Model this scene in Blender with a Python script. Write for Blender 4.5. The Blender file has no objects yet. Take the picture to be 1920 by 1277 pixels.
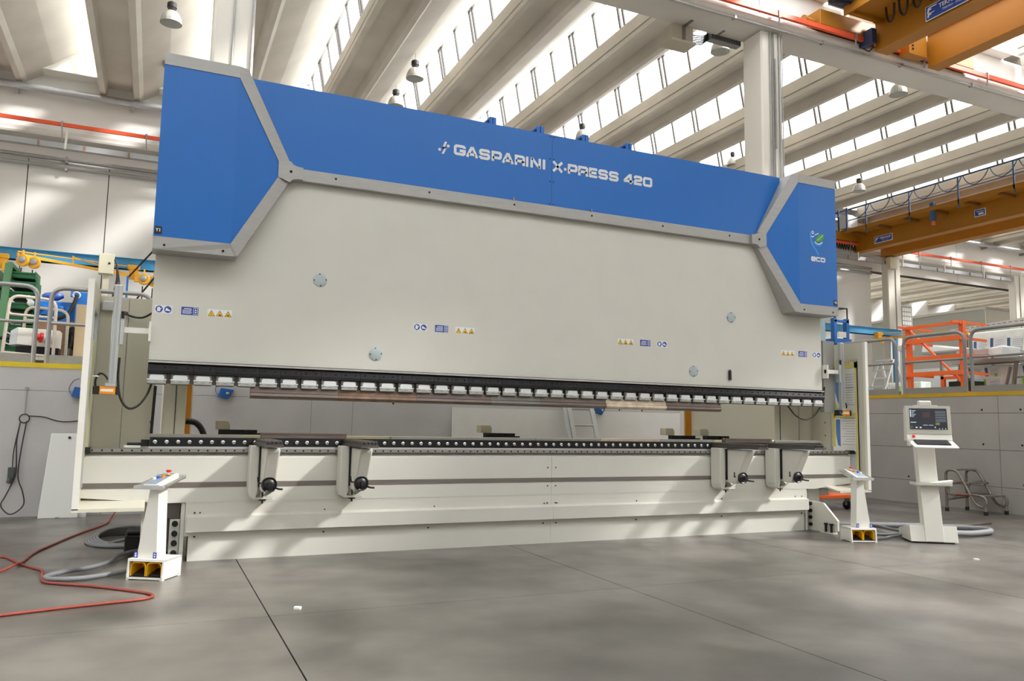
import bpy, bmesh, math, random
from mathutils import Vector, Matrix
random.seed(7)
PI = math.pi
scene = bpy.context.scene
col = scene.collection

# ------------------------------------------------------------------ camera, sky, sun, exposure
yaw, pitch, roll = math.radians(24.31), math.radians(6.066), math.radians(1.06)
fwd = Vector((math.sin(yaw)*math.cos(pitch), math.cos(yaw)*math.cos(pitch), math.sin(pitch)))
rgt = Vector((math.cos(yaw), -math.sin(yaw), 0))
upv = rgt.cross(fwd)
r2 = math.cos(roll)*rgt + math.sin(roll)*upv
u2 = -math.sin(roll)*rgt + math.cos(roll)*upv
cd = bpy.data.cameras.new('camera')
cam = bpy.data.objects.new('camera', cd)
col.objects.link(cam)
m = Matrix((r2, u2, -fwd)).transposed().to_4x4()
m.translation = Vector((0, 0, 1.15))
cam.matrix_world = m
cd.sensor_width = 36.0
cd.lens = 1474.0/1920*36.0
cd.clip_start, cd.clip_end = 0.05, 300
scene.camera = cam

w = bpy.data.worlds.new('sky')
scene.world = w
w.use_nodes = True
bg = w.node_tree.nodes['Background']
bg.inputs['Color'].default_value = (0.92, 0.965, 1.0, 1)
bg.inputs['Strength'].default_value = 6.0

sd = bpy.data.lights.new('sun', 'SUN')
sd.energy = 17.0
sd.color = (1.0, 0.98, 0.95)
sd.angle = math.radians(7.0)
sun = bpy.data.objects.new('sun', sd)
col.objects.link(sun)
sun.rotation_euler = Vector((0.66, -0.42, 0.62)).to_track_quat('Z', 'Y').to_euler()

vs = scene.view_settings
vs.view_transform = 'Standard'
vs.look = 'None'
vs.exposure = -0.17
vs.gamma = 1.0
vs.use_curve_mapping = False
scene.cycles.max_bounces = 10
scene.cycles.diffuse_bounces = 7
scene.cycles.glossy_bounces = 4
scene.cycles.transmission_bounces = 6
scene.cycles.transparent_max_bounces = 12
scene.cycles.caustics_reflective = False
scene.cycles.caustics_refractive = False
scene.cycles.sample_clamp_indirect = 8.0

# ------------------------------------------------------------------ materials
def lin(c):
    c = c/255.0
    return c/12.92 if c <= 0.04045 else ((c+0.055)/1.055)**2.4
def rgb(r, g, b):
    return (lin(r), lin(g), lin(b), 1.0)
MATS = {}
def mat(name, c, rough=0.5, metal=0.0, var=0.0, scale=4.0, bump=0.0, bscale=60.0, coat=0.0, emit=0.0, stretch=None, spec=None):
    if name in MATS:
        return MATS[name]
    mt = bpy.data.materials.new(name)
    mt.use_nodes = True
    nt = mt.node_tree
    p = nt.nodes['Principled BSDF']
    p.inputs['Base Color'].default_value = rgb(*c)
    p.inputs['Roughness'].default_value = rough
    p.inputs['Metallic'].default_value = metal
    if spec is not None:
        p.inputs['Specular IOR Level'].default_value = spec
    if coat:
        p.inputs['Coat Weight'].default_value = coat
        p.inputs['Coat Roughness'].default_value = 0.15
    if emit:
        p.inputs['Emission Color'].default_value = rgb(*c)
        p.inputs['Emission Strength'].default_value = emit
    tc = nt.nodes.new('ShaderNodeTexCoord')
    src = tc.outputs['Object']
    if stretch:
        mp = nt.nodes.new('ShaderNodeMapping')
        mp.inputs['Scale'].default_value = stretch
        nt.links.new(src, mp.inputs['Vector'])
        src = mp.outputs['Vector']
    if var:
        nz = nt.nodes.new('ShaderNodeTexNoise')
        nz.inputs['Scale'].default_value = scale
        nz.inputs['Detail'].default_value = 6
        nt.links.new(src, nz.inputs['Vector'])
        cr = nt.nodes.new('ShaderNodeValToRGB')
        a = [max(0, x*(1-var)) for x in rgb(*c)[:3]]
        b = [min(1, x*(1+var)) for x in rgb(*c)[:3]]
        cr.color_ramp.elements[0].position = 0.3
        cr.color_ramp.elements[1].position = 0.7
        cr.color_ramp.elements[0].color = (*a, 1)
        cr.color_ramp.elements[1].color = (*b, 1)
        nt.links.new(nz.outputs['Fac'], cr.inputs['Fac'])
        nt.links.new(cr.outputs['Color'], p.inputs['Base Color'])
    if bump:
        n2 = nt.nodes.new('ShaderNodeTexNoise')
        n2.inputs['Scale'].default_value = bscale
        n2.inputs['Detail'].default_value = 3
        nt.links.new(src, n2.inputs['Vector'])
        bp = nt.nodes.new('ShaderNodeBump')
        bp.inputs['Strength'].default_value = bump
        bp.inputs['Distance'].default_value = 0.01
        nt.links.new(n2.outputs['Fac'], bp.inputs['Height'])
        nt.links.new(bp.outputs['Normal'], p.inputs['Normal'])
    MATS[name] = mt
    return mt

CREAM = mat('cream_paint', (211, 209, 200), 0.42, var=0.02, scale=3)
CREAM2 = mat('pale_panel_paint', (205, 201, 184), 0.45, var=0.02, scale=3)
WHITEP = mat('white_paint', (226, 224, 216), 0.4, var=0.015)
BLUE = mat('blue_paint', (8, 106, 192), 0.38, var=0.02, scale=2, spec=0.5)
BRUSH = mat('brushed_grey_trim', (168, 167, 164), 0.45, 0.25, var=0.05, scale=8, stretch=(1, 1, 4))
STEEL = mat('ground_steel', (168, 164, 158), 0.32, 0.85, var=0.1, scale=10, stretch=(1, 8, 8))
BRIGHT = mat('bright_steel', (205, 205, 202), 0.25, 0.9)
TOOL = mat('tool_steel', (112, 101, 94), 0.38, 0.6, var=0.12, scale=6, stretch=(1, 6, 6))
GREYST = mat('grey_stripe_steel', (124, 117, 110), 0.42, 0.35, var=0.06, scale=6, stretch=(1, 10, 10))
ALU = mat('aluminium', (196, 198, 198), 0.35, 0.55, var=0.03)
CLAMPW = mat('clamp_silver', (222, 226, 226), 0.35, 0.25)
CLAMPD = mat('clamp_body_steel', (122, 118, 112), 0.45, 0.4)
CLAMPJ = mat('clamp_jaw_steel', (176, 176, 172), 0.4, 0.4)
BLACK = mat('black_plastic', (24, 24, 25), 0.4)
BLACKST = mat('blackened_steel', (26, 26, 28), 0.5, 0.0, var=0.15, scale=12, spec=0.3)
BARM = mat('support_bar_steel', (84, 80, 76), 0.45, 0.4, var=0.1, scale=8)
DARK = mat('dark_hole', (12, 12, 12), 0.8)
RUBBER = mat('black_rubber', (22, 21, 21), 0.6)
ORANGE = mat('orange_paint', (240, 108, 44), 0.45, var=0.04)
ORANGED = mat('conductor_orange', (226, 86, 46), 0.5, var=0.05)
AMBER = mat('amber_housing', (240, 150, 20), 0.4)
YELLOWP = mat('pedal_yellow', (236, 178, 12), 0.45)
CRANEY = mat('crane_ochre', (160, 104, 6), 0.5, var=0.05, scale=2)
HOISTY = mat('hoist_yellow', (232, 170, 40), 0.5)
RED = mat('red_plastic', (206, 36, 30), 0.35)
HOSER = mat('red_hose_rubber', (140, 56, 42), 0.5)
HOSEG = mat('grey_conduit', (118, 119, 122), 0.45, bump=0.5, bscale=200)
GREEN = mat('green_bin_plastic', (22, 106, 58), 0.45, var=0.08, scale=6)
GREEND = mat('green_frame_paint', (78, 120, 82), 0.5, var=0.08)
MACHB = mat('bright_blue_paint', (28, 108, 190), 0.45)
JIBB = mat('sky_blue_paint', (62, 148, 196), 0.5)
GALV = mat('galvanised_tube', (158, 157, 154), 0.42, 0.5, var=0.06, scale=14)
RAILG = mat('grey_rail_paint', (132, 133, 135), 0.45, 0.15, var=0.04)
CARTT = mat('worn_cream_tube', (196, 186, 170), 0.5, var=0.1, scale=20)
WOOD = mat('brown_plywood', (168, 126, 98), 0.65, var=0.14, scale=5, stretch=(1, 1, 6))
CARD = mat('tan_board', (190, 168, 134), 0.75, var=0.05)
BEIGE = mat('beige_cabinet_paint', (196, 190, 166), 0.5)
GREYBOX = mat('light_grey_plastic', (198, 202, 204), 0.45)
TRIMY = mat('worn_yellow_paint', (214, 188, 40), 0.55, var=0.2, scale=3, stretch=(1, 1, 1))
TRIMY2 = mat('ochre_edge_paint', (196, 156, 22), 0.55, var=0.12, scale=3)
BLUEST = mat('sticker_blue', (36, 70, 160), 0.5)
YELST = mat('sticker_yellow', (244, 184, 20), 0.5)
WHITEST = mat('sticker_white', (232, 234, 234), 0.5)
LETTER = mat('silver_lettering', (226, 228, 230), 0.4)
GALVDUCT = mat('galvanised_duct', (178, 180, 182), 0.4, 0.6, var=0.05)
PAPER = mat('white_paper', (232, 230, 226), 0.7)
FILMW = mat('milky_film', (224, 228, 226), 0.3, var=0.04, scale=3, bump=0.15, bscale=9, coat=0.4)
CAPL = mat('pale_cap_disc', (176, 190, 192), 0.5, var=0.05)
SOFTW = mat('white_band_paint', (222, 218, 208), 0.6, var=0.03)

def concrete(name, c, var, scale, rough, stain=0.0, bump=0.1, bug=0.0):
    mt = bpy.data.materials.new(name)
    mt.use_nodes = True
    nt = mt.node_tree
    p = nt.nodes['Principled BSDF']
    tc = nt.nodes.new('ShaderNodeTexCoord')
    def noise(s, d=6, dist=0.0):
        n = nt.nodes.new('ShaderNodeTexNoise')
        n.inputs['Scale'].default_value = s
        n.inputs['Detail'].default_value = d
        n.inputs['Distortion'].default_value = dist
        nt.links.new(tc.outputs['Object'], n.inputs['Vector'])
        return n
    n1 = noise(scale)
    r = nt.nodes.new('ShaderNodeValToRGB')
    base = rgb(*c)[:3]
    r.color_ramp.elements[0].position, r.color_ramp.elements[1].position = 0.32, 0.68
    r.color_ramp.elements[0].color = (*[x*(1-var) for x in base], 1)
    r.color_ramp.elements[1].color = (*[min(1, x*(1+var)) for x in base], 1)
    nt.links.new(n1.outputs['Fac'], r.inputs['Fac'])
    out = r.outputs['Color']
    if stain:
        n3 = noise(scale*0.28, 4, 0.6)
        r3 = nt.nodes.new('ShaderNodeValToRGB')
        r3.color_ramp.elements[0].position, r3.color_ramp.elements[1].position = 0.42, 0.62
        r3.color_ramp.elements[0].color = (1-stain, 1-stain, 1-stain*1.02, 1)
        r3.color_ramp.elements[1].color = (1, 1, 1, 1)
        nt.links.new(n3.outputs['Fac'], r3.inputs['Fac'])
        mx = nt.nodes.new('ShaderNodeMix')
        mx.data_type = 'RGBA'
        mx.blend_type = 'MULTIPLY'
        mx.inputs['Factor'].default_value = 1
        nt.links.new(out, mx.inputs['A'])
        nt.links.new(r3.outputs['Color'], mx.inputs['B'])
        out = mx.outputs['Result']
    if bug:
        vz = nt.nodes.new('ShaderNodeTexVoronoi')
        vz.inputs['Scale'].default_value = 7
        nt.links.new(tc.outputs['Object'], vz.inputs['Vector'])
        r4 = nt.nodes.new('ShaderNodeValToRGB')
        r4.color_ramp.elements[0].position, r4.color_ramp.elements[1].position = 0.03, 0.07
        r4.color_ramp.elements[0].color = (1-bug, 1-bug, 1-bug, 1)
        r4.color_ramp.elements[1].color = (1, 1, 1, 1)
        nt.links.new(vz.outputs['Distance'], r4.inputs['Fac'])
        mx = nt.nodes.new('ShaderNodeMix')
        mx.data_type = 'RGBA'
        mx.blend_type = 'MULTIPLY'
        mx.inputs['Factor'].default_value = 1
        nt.links.new(out, mx.inputs['A'])
        nt.links.new(r4.outputs['Color'], mx.inputs['B'])
        out = mx.outputs['Result']
    nt.links.new(out, p.inputs['Base Color'])
    n2 = noise(scale*1.6, 5)
    mr = nt.nodes.new('ShaderNodeMapRange')
    mr.inputs['To Min'].default_value = max(0.05, rough-0.1)
    mr.inputs['To Max'].default_value = rough+0.12
    nt.links.new(n2.outputs['Fac'], mr.inputs['Value'])
    nt.links.new(mr.outputs['Result'], p.inputs['Roughness'])
    nb = noise(40, 4)
    bp = nt.nodes.new('ShaderNodeBump')
    bp.inputs['Strength'].default_value = bump
    bp.inputs['Distance'].default_value = 0.01
    nt.links.new(nb.outputs['Fac'], bp.inputs['Height'])
    nt.links.new(bp.outputs['Normal'], p.inputs['Normal'])
    MATS[name] = mt
    return mt
FLOORM = concrete('polished_concrete', (114, 109, 102), 0.34, 1.6, 0.32, stain=0.42, bump=0.03)
DECKM = concrete('light_deck_concrete', (166, 162, 156), 0.08, 1.2, 0.6)
JOINTM = mat('joint_dirt', (40, 37, 34), 0.9)
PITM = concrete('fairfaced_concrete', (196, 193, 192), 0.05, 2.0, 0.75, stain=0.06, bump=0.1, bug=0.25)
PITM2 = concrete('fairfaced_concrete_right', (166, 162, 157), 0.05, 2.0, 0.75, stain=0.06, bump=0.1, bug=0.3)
ROOFM = concrete('precast_concrete', (227, 225, 219), 0.05, 0.8, 0.7, stain=0.07, bump=0.05)
BEAMM = concrete('precast_beam_concrete', (208, 202, 191), 0.07, 0.9, 0.7, stain=0.13, bump=0.05)
WALLM = concrete('white_precast', (222, 219, 214), 0.03, 0.7, 0.55, stain=0.04, bump=0.03)
COLM = concrete('column_concrete', (216, 211, 201), 0.04, 0.9, 0.65, stain=0.05, bump=0.04)
GIRD = concrete('girder_concrete', (200, 196, 189), 0.04, 0.9, 0.65, stain=0.05, bump=0.04)

def glassmat(lo, hi):
    mt = bpy.data.materials.new('ribbed_polycarbonate')
    mt.use_nodes = True
    nt = mt.node_tree
    nt.nodes.remove(nt.nodes['Principled BSDF'])
    o = nt.nodes['Material Output']
    t = nt.nodes.new('ShaderNodeBsdfTransparent')
    t.inputs['Color'].default_value = (0.96, 0.96, 0.96, 1)
    d = nt.nodes.new('ShaderNodeBsdfTranslucent')
    d.inputs['Color'].default_value = (0.93, 0.93, 0.93, 1)
    mx = nt.nodes.new('ShaderNodeMixShader')
    tc = nt.nodes.new('ShaderNodeTexCoord')
    mp = nt.nodes.new('ShaderNodeMapping')
    mp.inputs['Scale'].default_value = (1, 3, 22)
    nz = nt.nodes.new('ShaderNodeTexNoise')
    nz.inputs['Scale'].default_value = 2.2
    cr = nt.nodes.new('ShaderNodeValToRGB')
    cr.color_ramp.elements[0].position, cr.color_ramp.elements[1].position = 0.55, 0.72
    cr.color_ramp.elements[0].color = (lo, lo, lo, 1)
    cr.color_ramp.elements[1].color = (hi, hi, hi, 1)
    nt.links.new(tc.outputs['Object'], mp.inputs['Vector'])
    nt.links.new(mp.outputs['Vector'], nz.inputs['Vector'])
    nt.links.new(nz.outputs['Fac'], cr.inputs['Fac'])
    nt.links.new(cr.outputs['Color'], mx.inputs['Fac'])
    nt.links.new(t.outputs['BSDF'], mx.inputs[1])
    nt.links.new(d.outputs['BSDF'], mx.inputs[2])
    nt.links.new(mx.outputs['Shader'], o.inputs['Surface'])
    return mt
GLAZE = glassmat(0.22, 0.7)
GLAZE2 = glassmat(0.12, 0.5)
def clearplastic():
    mt = bpy.data.materials.new('clear_window_plastic')
    mt.use_nodes = True
    nt = mt.node_tree
    p = nt.nodes['Principled BSDF']
    p.inputs['Base Color'].default_value = rgb(225, 232, 232)
    p.inputs['Roughness'].default_value = 0.15
    p.inputs['Alpha'].default_value = 0.35
    return mt
CLEARP = clearplastic()

# ------------------------------------------------------------------ mesh building
OFF = {}
class MB:
    def __init__(s):
        s.v, s.f = [], []
    def add(s, vs_, fs):
        o = len(s.v)
        s.v += [tuple(x) for x in vs_]
        s.f += [tuple(i+o for i in f) for f in fs]
        return s
    def box(s, x0, x1, y0, y1, z0, z1):
        if x0 > x1: x0, x1 = x1, x0
        if y0 > y1: y0, y1 = y1, y0
        if z0 > z1: z0, z1 = z1, z0
        return s.add([(x0,y0,z0),(x1,y0,z0),(x1,y1,z0),(x0,y1,z0),(x0,y0,z1),(x1,y0,z1),(x1,y1,z1),(x0,y1,z1)],
                     [(0,3,2,1),(4,5,6,7),(0,1,5,4),(1,2,6,5),(2,3,7,6),(3,0,4,7)])
    def hexa(s, b, t):
        return s.add(list(b)+list(t), [(3,2,1,0),(4,5,6,7),(0,1,5,4),(1,2,6,5),(2,3,7,6),(3,0,4,7)])
    def prism(s, poly, plane, a, b):
        n = len(poly)
        def P(p, c):
            return {'xz': (p[0], c, p[1]), 'yz': (c, p[0], p[1]), 'xy': (p[0], p[1], c)}[plane]
        vs_ = [P(p, a) for p in poly]+[P(p, b) for p in poly]
        fs = [tuple(range(n))[::-1], tuple(range(n, 2*n))]+[(i, (i+1) % n, n+(i+1) % n, n+i) for i in range(n)]
        return s.add(vs_, fs)
    def ring(s, outer, inner, plane, a, b):
        n = len(outer)
        def P(p, c):
            return {'xz': (p[0], c, p[1]), 'yz': (c, p[0], p[1]), 'xy': (p[0], p[1], c)}[plane]
        vs_ = [P(p, a) for p in outer]+[P(p, a) for p in inner]+[P(p, b) for p in outer]+[P(p, b) for p in inner]
        fs = []
        for i in range(n):
            j = (i+1) % n
            fs += [(i, j, n+j, n+i), (2*n+i, 3*n+i, 3*n+j, 2*n+j), (i, 2*n+i, 2*n+j, j), (n+i, n+j, 3*n+j, 3*n+i)]
        return s.add(vs_, fs)
    def bar(s, p, q, w_, h, up=(0,0,1)):
        p, q = Vector(p), Vector(q)
        d = (q-p).normalized()
        u = Vector(up)
        if abs(d.dot(u)) > 0.98: u = Vector((0,1,0))
        r = d.cross(u).normalized()*(w_/2)
        t = r.cross(d).normalized()*(h/2)
        return s.hexa([p-r-t, p+r-t, q+r-t, q-r-t], [p-r+t, p+r+t, q+r+t, q-r+t])
    def tube(s, pts, r, n=8, closed=False):
        pts = [Vector(p) for p in pts]
        N = len(pts)
        tan = []
        for i in range(N):
            if closed:
                t = pts[(i+1) % N]-pts[i-1]
            else:
                t = pts[min(i+1, N-1)]-pts[max(i-1, 0)]
            tan.append(t.normalized())
        a = Vector((0,0,1))
        if abs(tan[0].dot(a)) > 0.9: a = Vector((1,0,0))
        nrm = (a-tan[0]*a.dot(tan[0])).normalized()
        vs_ = []
        for i in range(N):
            nrm = nrm-tan[i]*nrm.dot(tan[i])
            if nrm.length < 1e-6:
                nrm = tan[i].orthogonal()
            nrm.normalize()
            b = tan[i].cross(nrm)
            for k in range(n):
                an = 2*PI*k/n
                vs_.append(pts[i]+r*(math.cos(an)*nrm+math.sin(an)*b))
        fs = []
        for i in range(N if closed else N-1):
            j = (i+1) % N
            for k in range(n):
                l = (k+1) % n
                fs.append((i*n+k, i*n+l, j*n+l, j*n+k))
        if not closed:
            fs += [tuple(range(n))[::-1], tuple((N-1)*n+k for k in range(n))]
        return s.add(vs_, fs)
    def cyl(s, p, q, r, n=12, r1=None):
        p, q = Vector(p), Vector(q)
        d = (q-p).normalized()
        a = d.orthogonal().normalized()
        b = d.cross(a)
        r1 = r if r1 is None else r1
        vs_ = []
        for c, rr in ((p, r), (q, r1)):
            for k in range(n):
                an = 2*PI*k/n
                vs_.append(c+rr*(math.cos(an)*a+math.sin(an)*b))
        fs = [tuple(range(n))[::-1], tuple(range(n, 2*n))]+[(k, (k+1) % n, n+(k+1) % n, n+k) for k in range(n)]
        return s.add(vs_, fs)
    def lathe(s, prof, c, n=20, axis=(0,0,1), caps=True):
        d = Vector(axis).normalized()
        a = d.orthogonal().normalized()
        b = d.cross(a)
        c = Vector(c)
        vs_ = []
        for r, h in prof:
            for k in range(n):
                an = 2*PI*k/n
                vs_.append(c+d*h+max(r, 1e-4)*(math.cos(an)*a+math.sin(an)*b))
        fs = []
        for i in range(len(prof)-1):
            for k in range(n):
                l = (k+1) % n
                fs.append((i*n+k, i*n+l, (i+1)*n+l, (i+1)*n+k))
        if caps:
            fs += [tuple(range(n))[::-1], tuple((len(prof)-1)*n+k for k in range(n))]
        return s.add(vs_, fs)
    def torus(s, c, R, r, axis, n=24, m_=8):
        d = Vector(axis).normalized()
        a = d.orthogonal().normalized()
        b = d.cross(a)
        return s.tube([Vector(c)+R*(math.cos(2*PI*k/n)*a+math.sin(2*PI*k/n)*b) for k in range(n)], r, m_, True)
    def build(s, name, mt, parent=None, bevel=0.0, smooth=None, seg=1, kind=None, label=None):
        me = bpy.data.meshes.new(name)
        off = OFF.get(parent.name, Vector((0,0,0))) if parent else Vector((0,0,0))
        me.from_pydata([(x-off.x, y-off.y, z-off.z) for x, y, z in s.v], [], s.f)
        bm = bmesh.new()
        bm.from_mesh(me)
        bmesh.ops.recalc_face_normals(bm, faces=bm.faces)
        bm.to_mesh(me)
        bm.free()
        me.materials.append(mt)
        if smooth:
            for p in me.polygons: p.use_smooth = True
            me.set_sharp_from_angle(angle=math.radians(smooth))
        o = bpy.data.objects.new(name, me)
        col.objects.link(o)
        if parent:
            o.parent = parent
            OFF[o.name] = off
        if bevel:
            bv = o.modifiers.new('bevel', 'BEVEL')
            bv.width = bevel
            bv.segments = seg
            bv.limit_method = 'ANGLE'
            bv.angle_limit = math.radians(40)
        if kind: o['kind'] = kind
        if label: o['label'] = label
        return o
def tag(o, label=None, cat=None, group=None, kind=None):
    if label: o['label'] = label
    if cat: o['category'] = cat
    if group: o['group'] = group
    if kind: o['kind'] = kind
    return o
def thing(name, label, cat, loc=(0,0,0), rotz=0.0, group=None, local=False):
    o = bpy.data.objects.new(name, None)
    o.empty_display_size = 0.1
    col.objects.link(o)
    o.location = loc
    o.rotation_euler = (0, 0, rotz)
    OFF[o.name] = Vector((0,0,0)) if local else Vector(loc)
    return tag(o, label, cat, group)
def setting(name, loc=(0,0,0)):
    o = bpy.data.objects.new(name, None)
    o.empty_display_size = 0.1
    col.objects.link(o)
    o.location = loc
    OFF[o.name] = Vector(loc)
    o['kind'] = 'structure'
    return o
def dup(o, parent=None, loc=None):
    c = o.copy()
    col.objects.link(c)
    if parent: c.parent = parent
    if loc is not None: c.location = loc
    return c
def dup_tree(o, loc=None, rotz=None, label=None, parent=None):
    c = dup(o, parent, loc)
    if rotz is not None: c.rotation_euler = (0, 0, rotz)
    if label: c['label'] = label
    OFF[c.name] = OFF.get(o.name, Vector((0,0,0)))
    for ch in [x for x in o.children]:
        d = dup(ch, c)
        for g in [x for x in ch.children]:
            dup(g, d)
    return c
def fillet(pts, r, n=5):
    pts = [Vector(p) for p in pts]
    out = [pts[0]]
    for i in range(1, len(pts)-1):
        a, b, c = pts[i-1], pts[i], pts[i+1]
        d1, d2 = (a-b), (c-b)
        rr = min(r, d1.length*0.49, d2.length*0.49)
        p, q = b+d1.normalized()*rr, b+d2.normalized()*rr
        for k in range(n+1):
            t = k/n
            out.append((1-t)**2*p+2*t*(1-t)*b+t*t*q)
    out.append(pts[-1])
    return out
def smoothpath(pts, n=6):
    P = [Vector(p) for p in pts]
    P = [2*P[0]-P[1]]+P+[2*P[-1]-P[-2]]
    out = []
    for i in range(1, len(P)-2):
        for k in range(n):
            t = k/n
            out.append(0.5*((2*P[i])+(-P[i-1]+P[i+1])*t+(2*P[i-1]-5*P[i]+4*P[i+1]-P[i+2])*t*t+(-P[i-1]+3*P[i]-3*P[i+1]+P[i+2])*t**3))
    out.append(P[-2])
    return out
def rrect(x0, x1, z0, z1, r, n=4):
    out = []
    for cx, cz, a0 in ((x1-r, z1-r, 0), (x0+r, z1-r, 90), (x0+r, z0+r, 180), (x1-r, z0+r, 270)):
        for k in range(n+1):
            a = math.radians(a0+90*k/n)
            out.append((cx+r*math.cos(a), cz+r*math.sin(a)))
    return out
def textmesh(txt, size, name, mt, parent, matrix, depth=0.001, align='CENTER', sx=1.0, bold=0.0):
    cu = bpy.data.curves.new(name, 'FONT')
    cu.body = txt
    cu.size = size
    cu.align_x = align
    cu.align_y = 'CENTER'
    cu.extrude = depth
    cu.offset = bold
    cu.resolution_u = 2
    o = bpy.data.objects.new(name+'_src', cu)
    me = bpy.data.meshes.new_from_object(o)
    bpy.data.objects.remove(o)
    off = OFF.get(parent.name, Vector((0,0,0)))
    me.transform(Matrix.Translation(-off) @ matrix @ Matrix.Diagonal((sx, 1, 1, 1)))
    me.materials.clear()
    me.materials.append(mt)
    o = bpy.data.objects.new(name, me)
    col.objects.link(o)
    o.parent = parent
    return o
def frontM(x, y, z):      # text facing -Y
    return Matrix.Translation((x, y, z)) @ Matrix.Rotation(PI/2, 4, 'X')
def leftM(x, y, z):       # text facing -X (reads along -Y)
    return Matrix.Translation((x, y, z)) @ Matrix.Rotation(-PI/2, 4, 'Z') @ Matrix.Rotation(PI/2, 4, 'X')
# ------------------------------------------------------------------ the hall
XL, XR, XW = -13.0, 58.0, 11.284
FX = [0.69+2.47*k for k in range(-6, 6)]
floor = setting('floor')
MB().box(XL-0.3, XW+0.4, -7.3, 11.0, -0.25, -0.03).build('floor_base', JOINTM, floor)
xs = [XL]+[x for x in FX if XL < x < XW-0.3]+[XW+0.02]
ys = [-7, -0.5, 4.92, 10.60]
for i in range(len(xs)-1):
    for j in range(len(ys)-1):
        MB().box(xs[i]+0.004, xs[i+1]-0.004, ys[j]+(0.002 if j else 0), ys[j+1]-0.002, -0.06, 0).build('floor_slab', FLOORM, floor)

def panel_wall(name, axis, c, front, u_joints, z_joints, mt, gap, thick, mt_gap=JOINTM, parent=None):
    """a wall of cast panels with recessed joints; axis 'x' runs along X at y=c, 'y' runs along Y at x=c"""
    wl = parent or setting(name)
    d = thick
    u0, u1, z0, z1 = u_joints[0], u_joints[-1], z_joints[0], z_joints[-1]
    b = MB()
    if axis == 'x': b.box(u0, u1, c+0.012, c+d, z0, z1)
    else: b.box(c+0.012, c+d, u0, u1, z0, z1)
    b.build('wall_core', mt_gap, wl)
    for i in range(len(u_joints)-1):
        for k in range(len(z_joints)-1):
            a, e = u_joints[i]+gap/2, u_joints[i+1]-gap/2
            q, r = z_joints[k]+(gap/2 if k else 0), z_joints[k+1]-(gap/2 if k < len(z_joints)-2 else 0)
            bb = MB()
            if axis == 'x': bb.box(a, e, c, c+0.03, q, r)
            else: bb.box(c, c+0.03, a, e, q, r)
            bb.build('panel', mt, wl)
    return wl

wp = panel_wall('wall_pit_back', 'x', 10.58, -1, [XL, -5.4, -2.96, -0.5, 1.89, 2.44, 4.9, 6.2, 6.7, 9.2, XW], [0, 1.435, 1.70], PITM, 0.004, 0.3)
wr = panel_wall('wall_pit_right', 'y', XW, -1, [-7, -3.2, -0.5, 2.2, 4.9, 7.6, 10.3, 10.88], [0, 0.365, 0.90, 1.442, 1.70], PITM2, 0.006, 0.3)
h = MB()
for y in (9.15, 7.85, 7.27, 6.2, 5.1):
    for z in (0.42, 0.98, 1.49):
        h.cyl((XW-0.001, y, z), (XW+0.02, y, z), 0.016, 10)
h.build('tie_holes', DARK, wr, kind='stuff')
h = MB()
for x in (6.65, 7.07, -2.2, 3.0):
    h.cyl((x, 10.579, 1.40), (x, 10.6, 1.40), 0.014, 10)
h.build('tie_holes', DARK, wp, kind='stuff')
t = MB().box(XL, XW+0.10, 10.574, 10.70, 1.70, 1.757).build('trim_1', TRIMY, None, kind='structure')
t = MB().box(XW-0.006, XW+0.12, -7, 10.574, 1.70, 1.757).build('trim_2', TRIMY2, None, kind='structure')
pf = setting('floor_platform')
MB().box(XL, XW+0.1, 10.7, 23.0, 1.6, 1.75).build('deck_back', DECKM, pf)
MB().box(XW+0.12, XR, -7, 10.7, 1.6, 1.75).build('deck_right', DECKM, pf)
MB().box(XW+0.1, XR, 10.7, 36, 1.6, 1.75).build('deck_far', DECKM, pf)

# white panel wall at the back of the platform, with the opening to the next hall on the right
xj = [-3.24+1.81*k for k in range(-5, 17)]
xj = [XL]+[x for x in xj if x > XL+0.5 and x < 25.5]+[25.95]
wb = panel_wall('wall_back', 'x', 22.5, -1, xj, [1.75, 7.55], WALLM, 0.022, 0.35)
xj2 = [XL]+[-12.3+7.24*k for k in range(0, 9)]+[XR]
panel_wall('wall_back', 'x', 22.5, -1, xj2, [7.555, 8.35, 9.78], WALLM, 0.02, 0.35, parent=wb)
wl = MB().box(XL-0.3, XL, -7, 5.5, 0, 11.5).box(XL-0.3, XL, 10.4, 36, 0, 11.5).box(XL-0.3, XL, 5.5, 10.4, 5.0, 11.5).build('wall_left', WALLM, None, kind='structure')  # unseen wall; its gate opening is added to let daylight in
df = MB().box(XL-0.32, XL+0.02, 5.4, 5.55, 0, 5.05).box(XL-0.32, XL+0.02, 10.35, 10.5, 0, 5.05).box(XL-0.32, XL+0.02, 5.4, 10.5, 4.95, 5.1).build('added_gate_1', GALV, None, kind='structure')  # frame of the added gate opening, out of view, for side light
MB().box(XL-6, XL-0.3, -7, 36, -0.3, -0.02).build('floor_yard', FLOORM, None, kind='structure')
wf = MB().box(XL, XR, -7.3, -7, 0, 11.6).build('wall_front', WALLM, None, kind='structure')
wx = MB().box(XR, XR+0.3, -7, 36, 1.6, 11.5).build('wall_right', WALLM, None, kind='structure')
we = MB().box(XL, XR, 35.5, 35.8, 1.6, 11.5).build('wall_far', WALLM, None, kind='structure')

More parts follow.
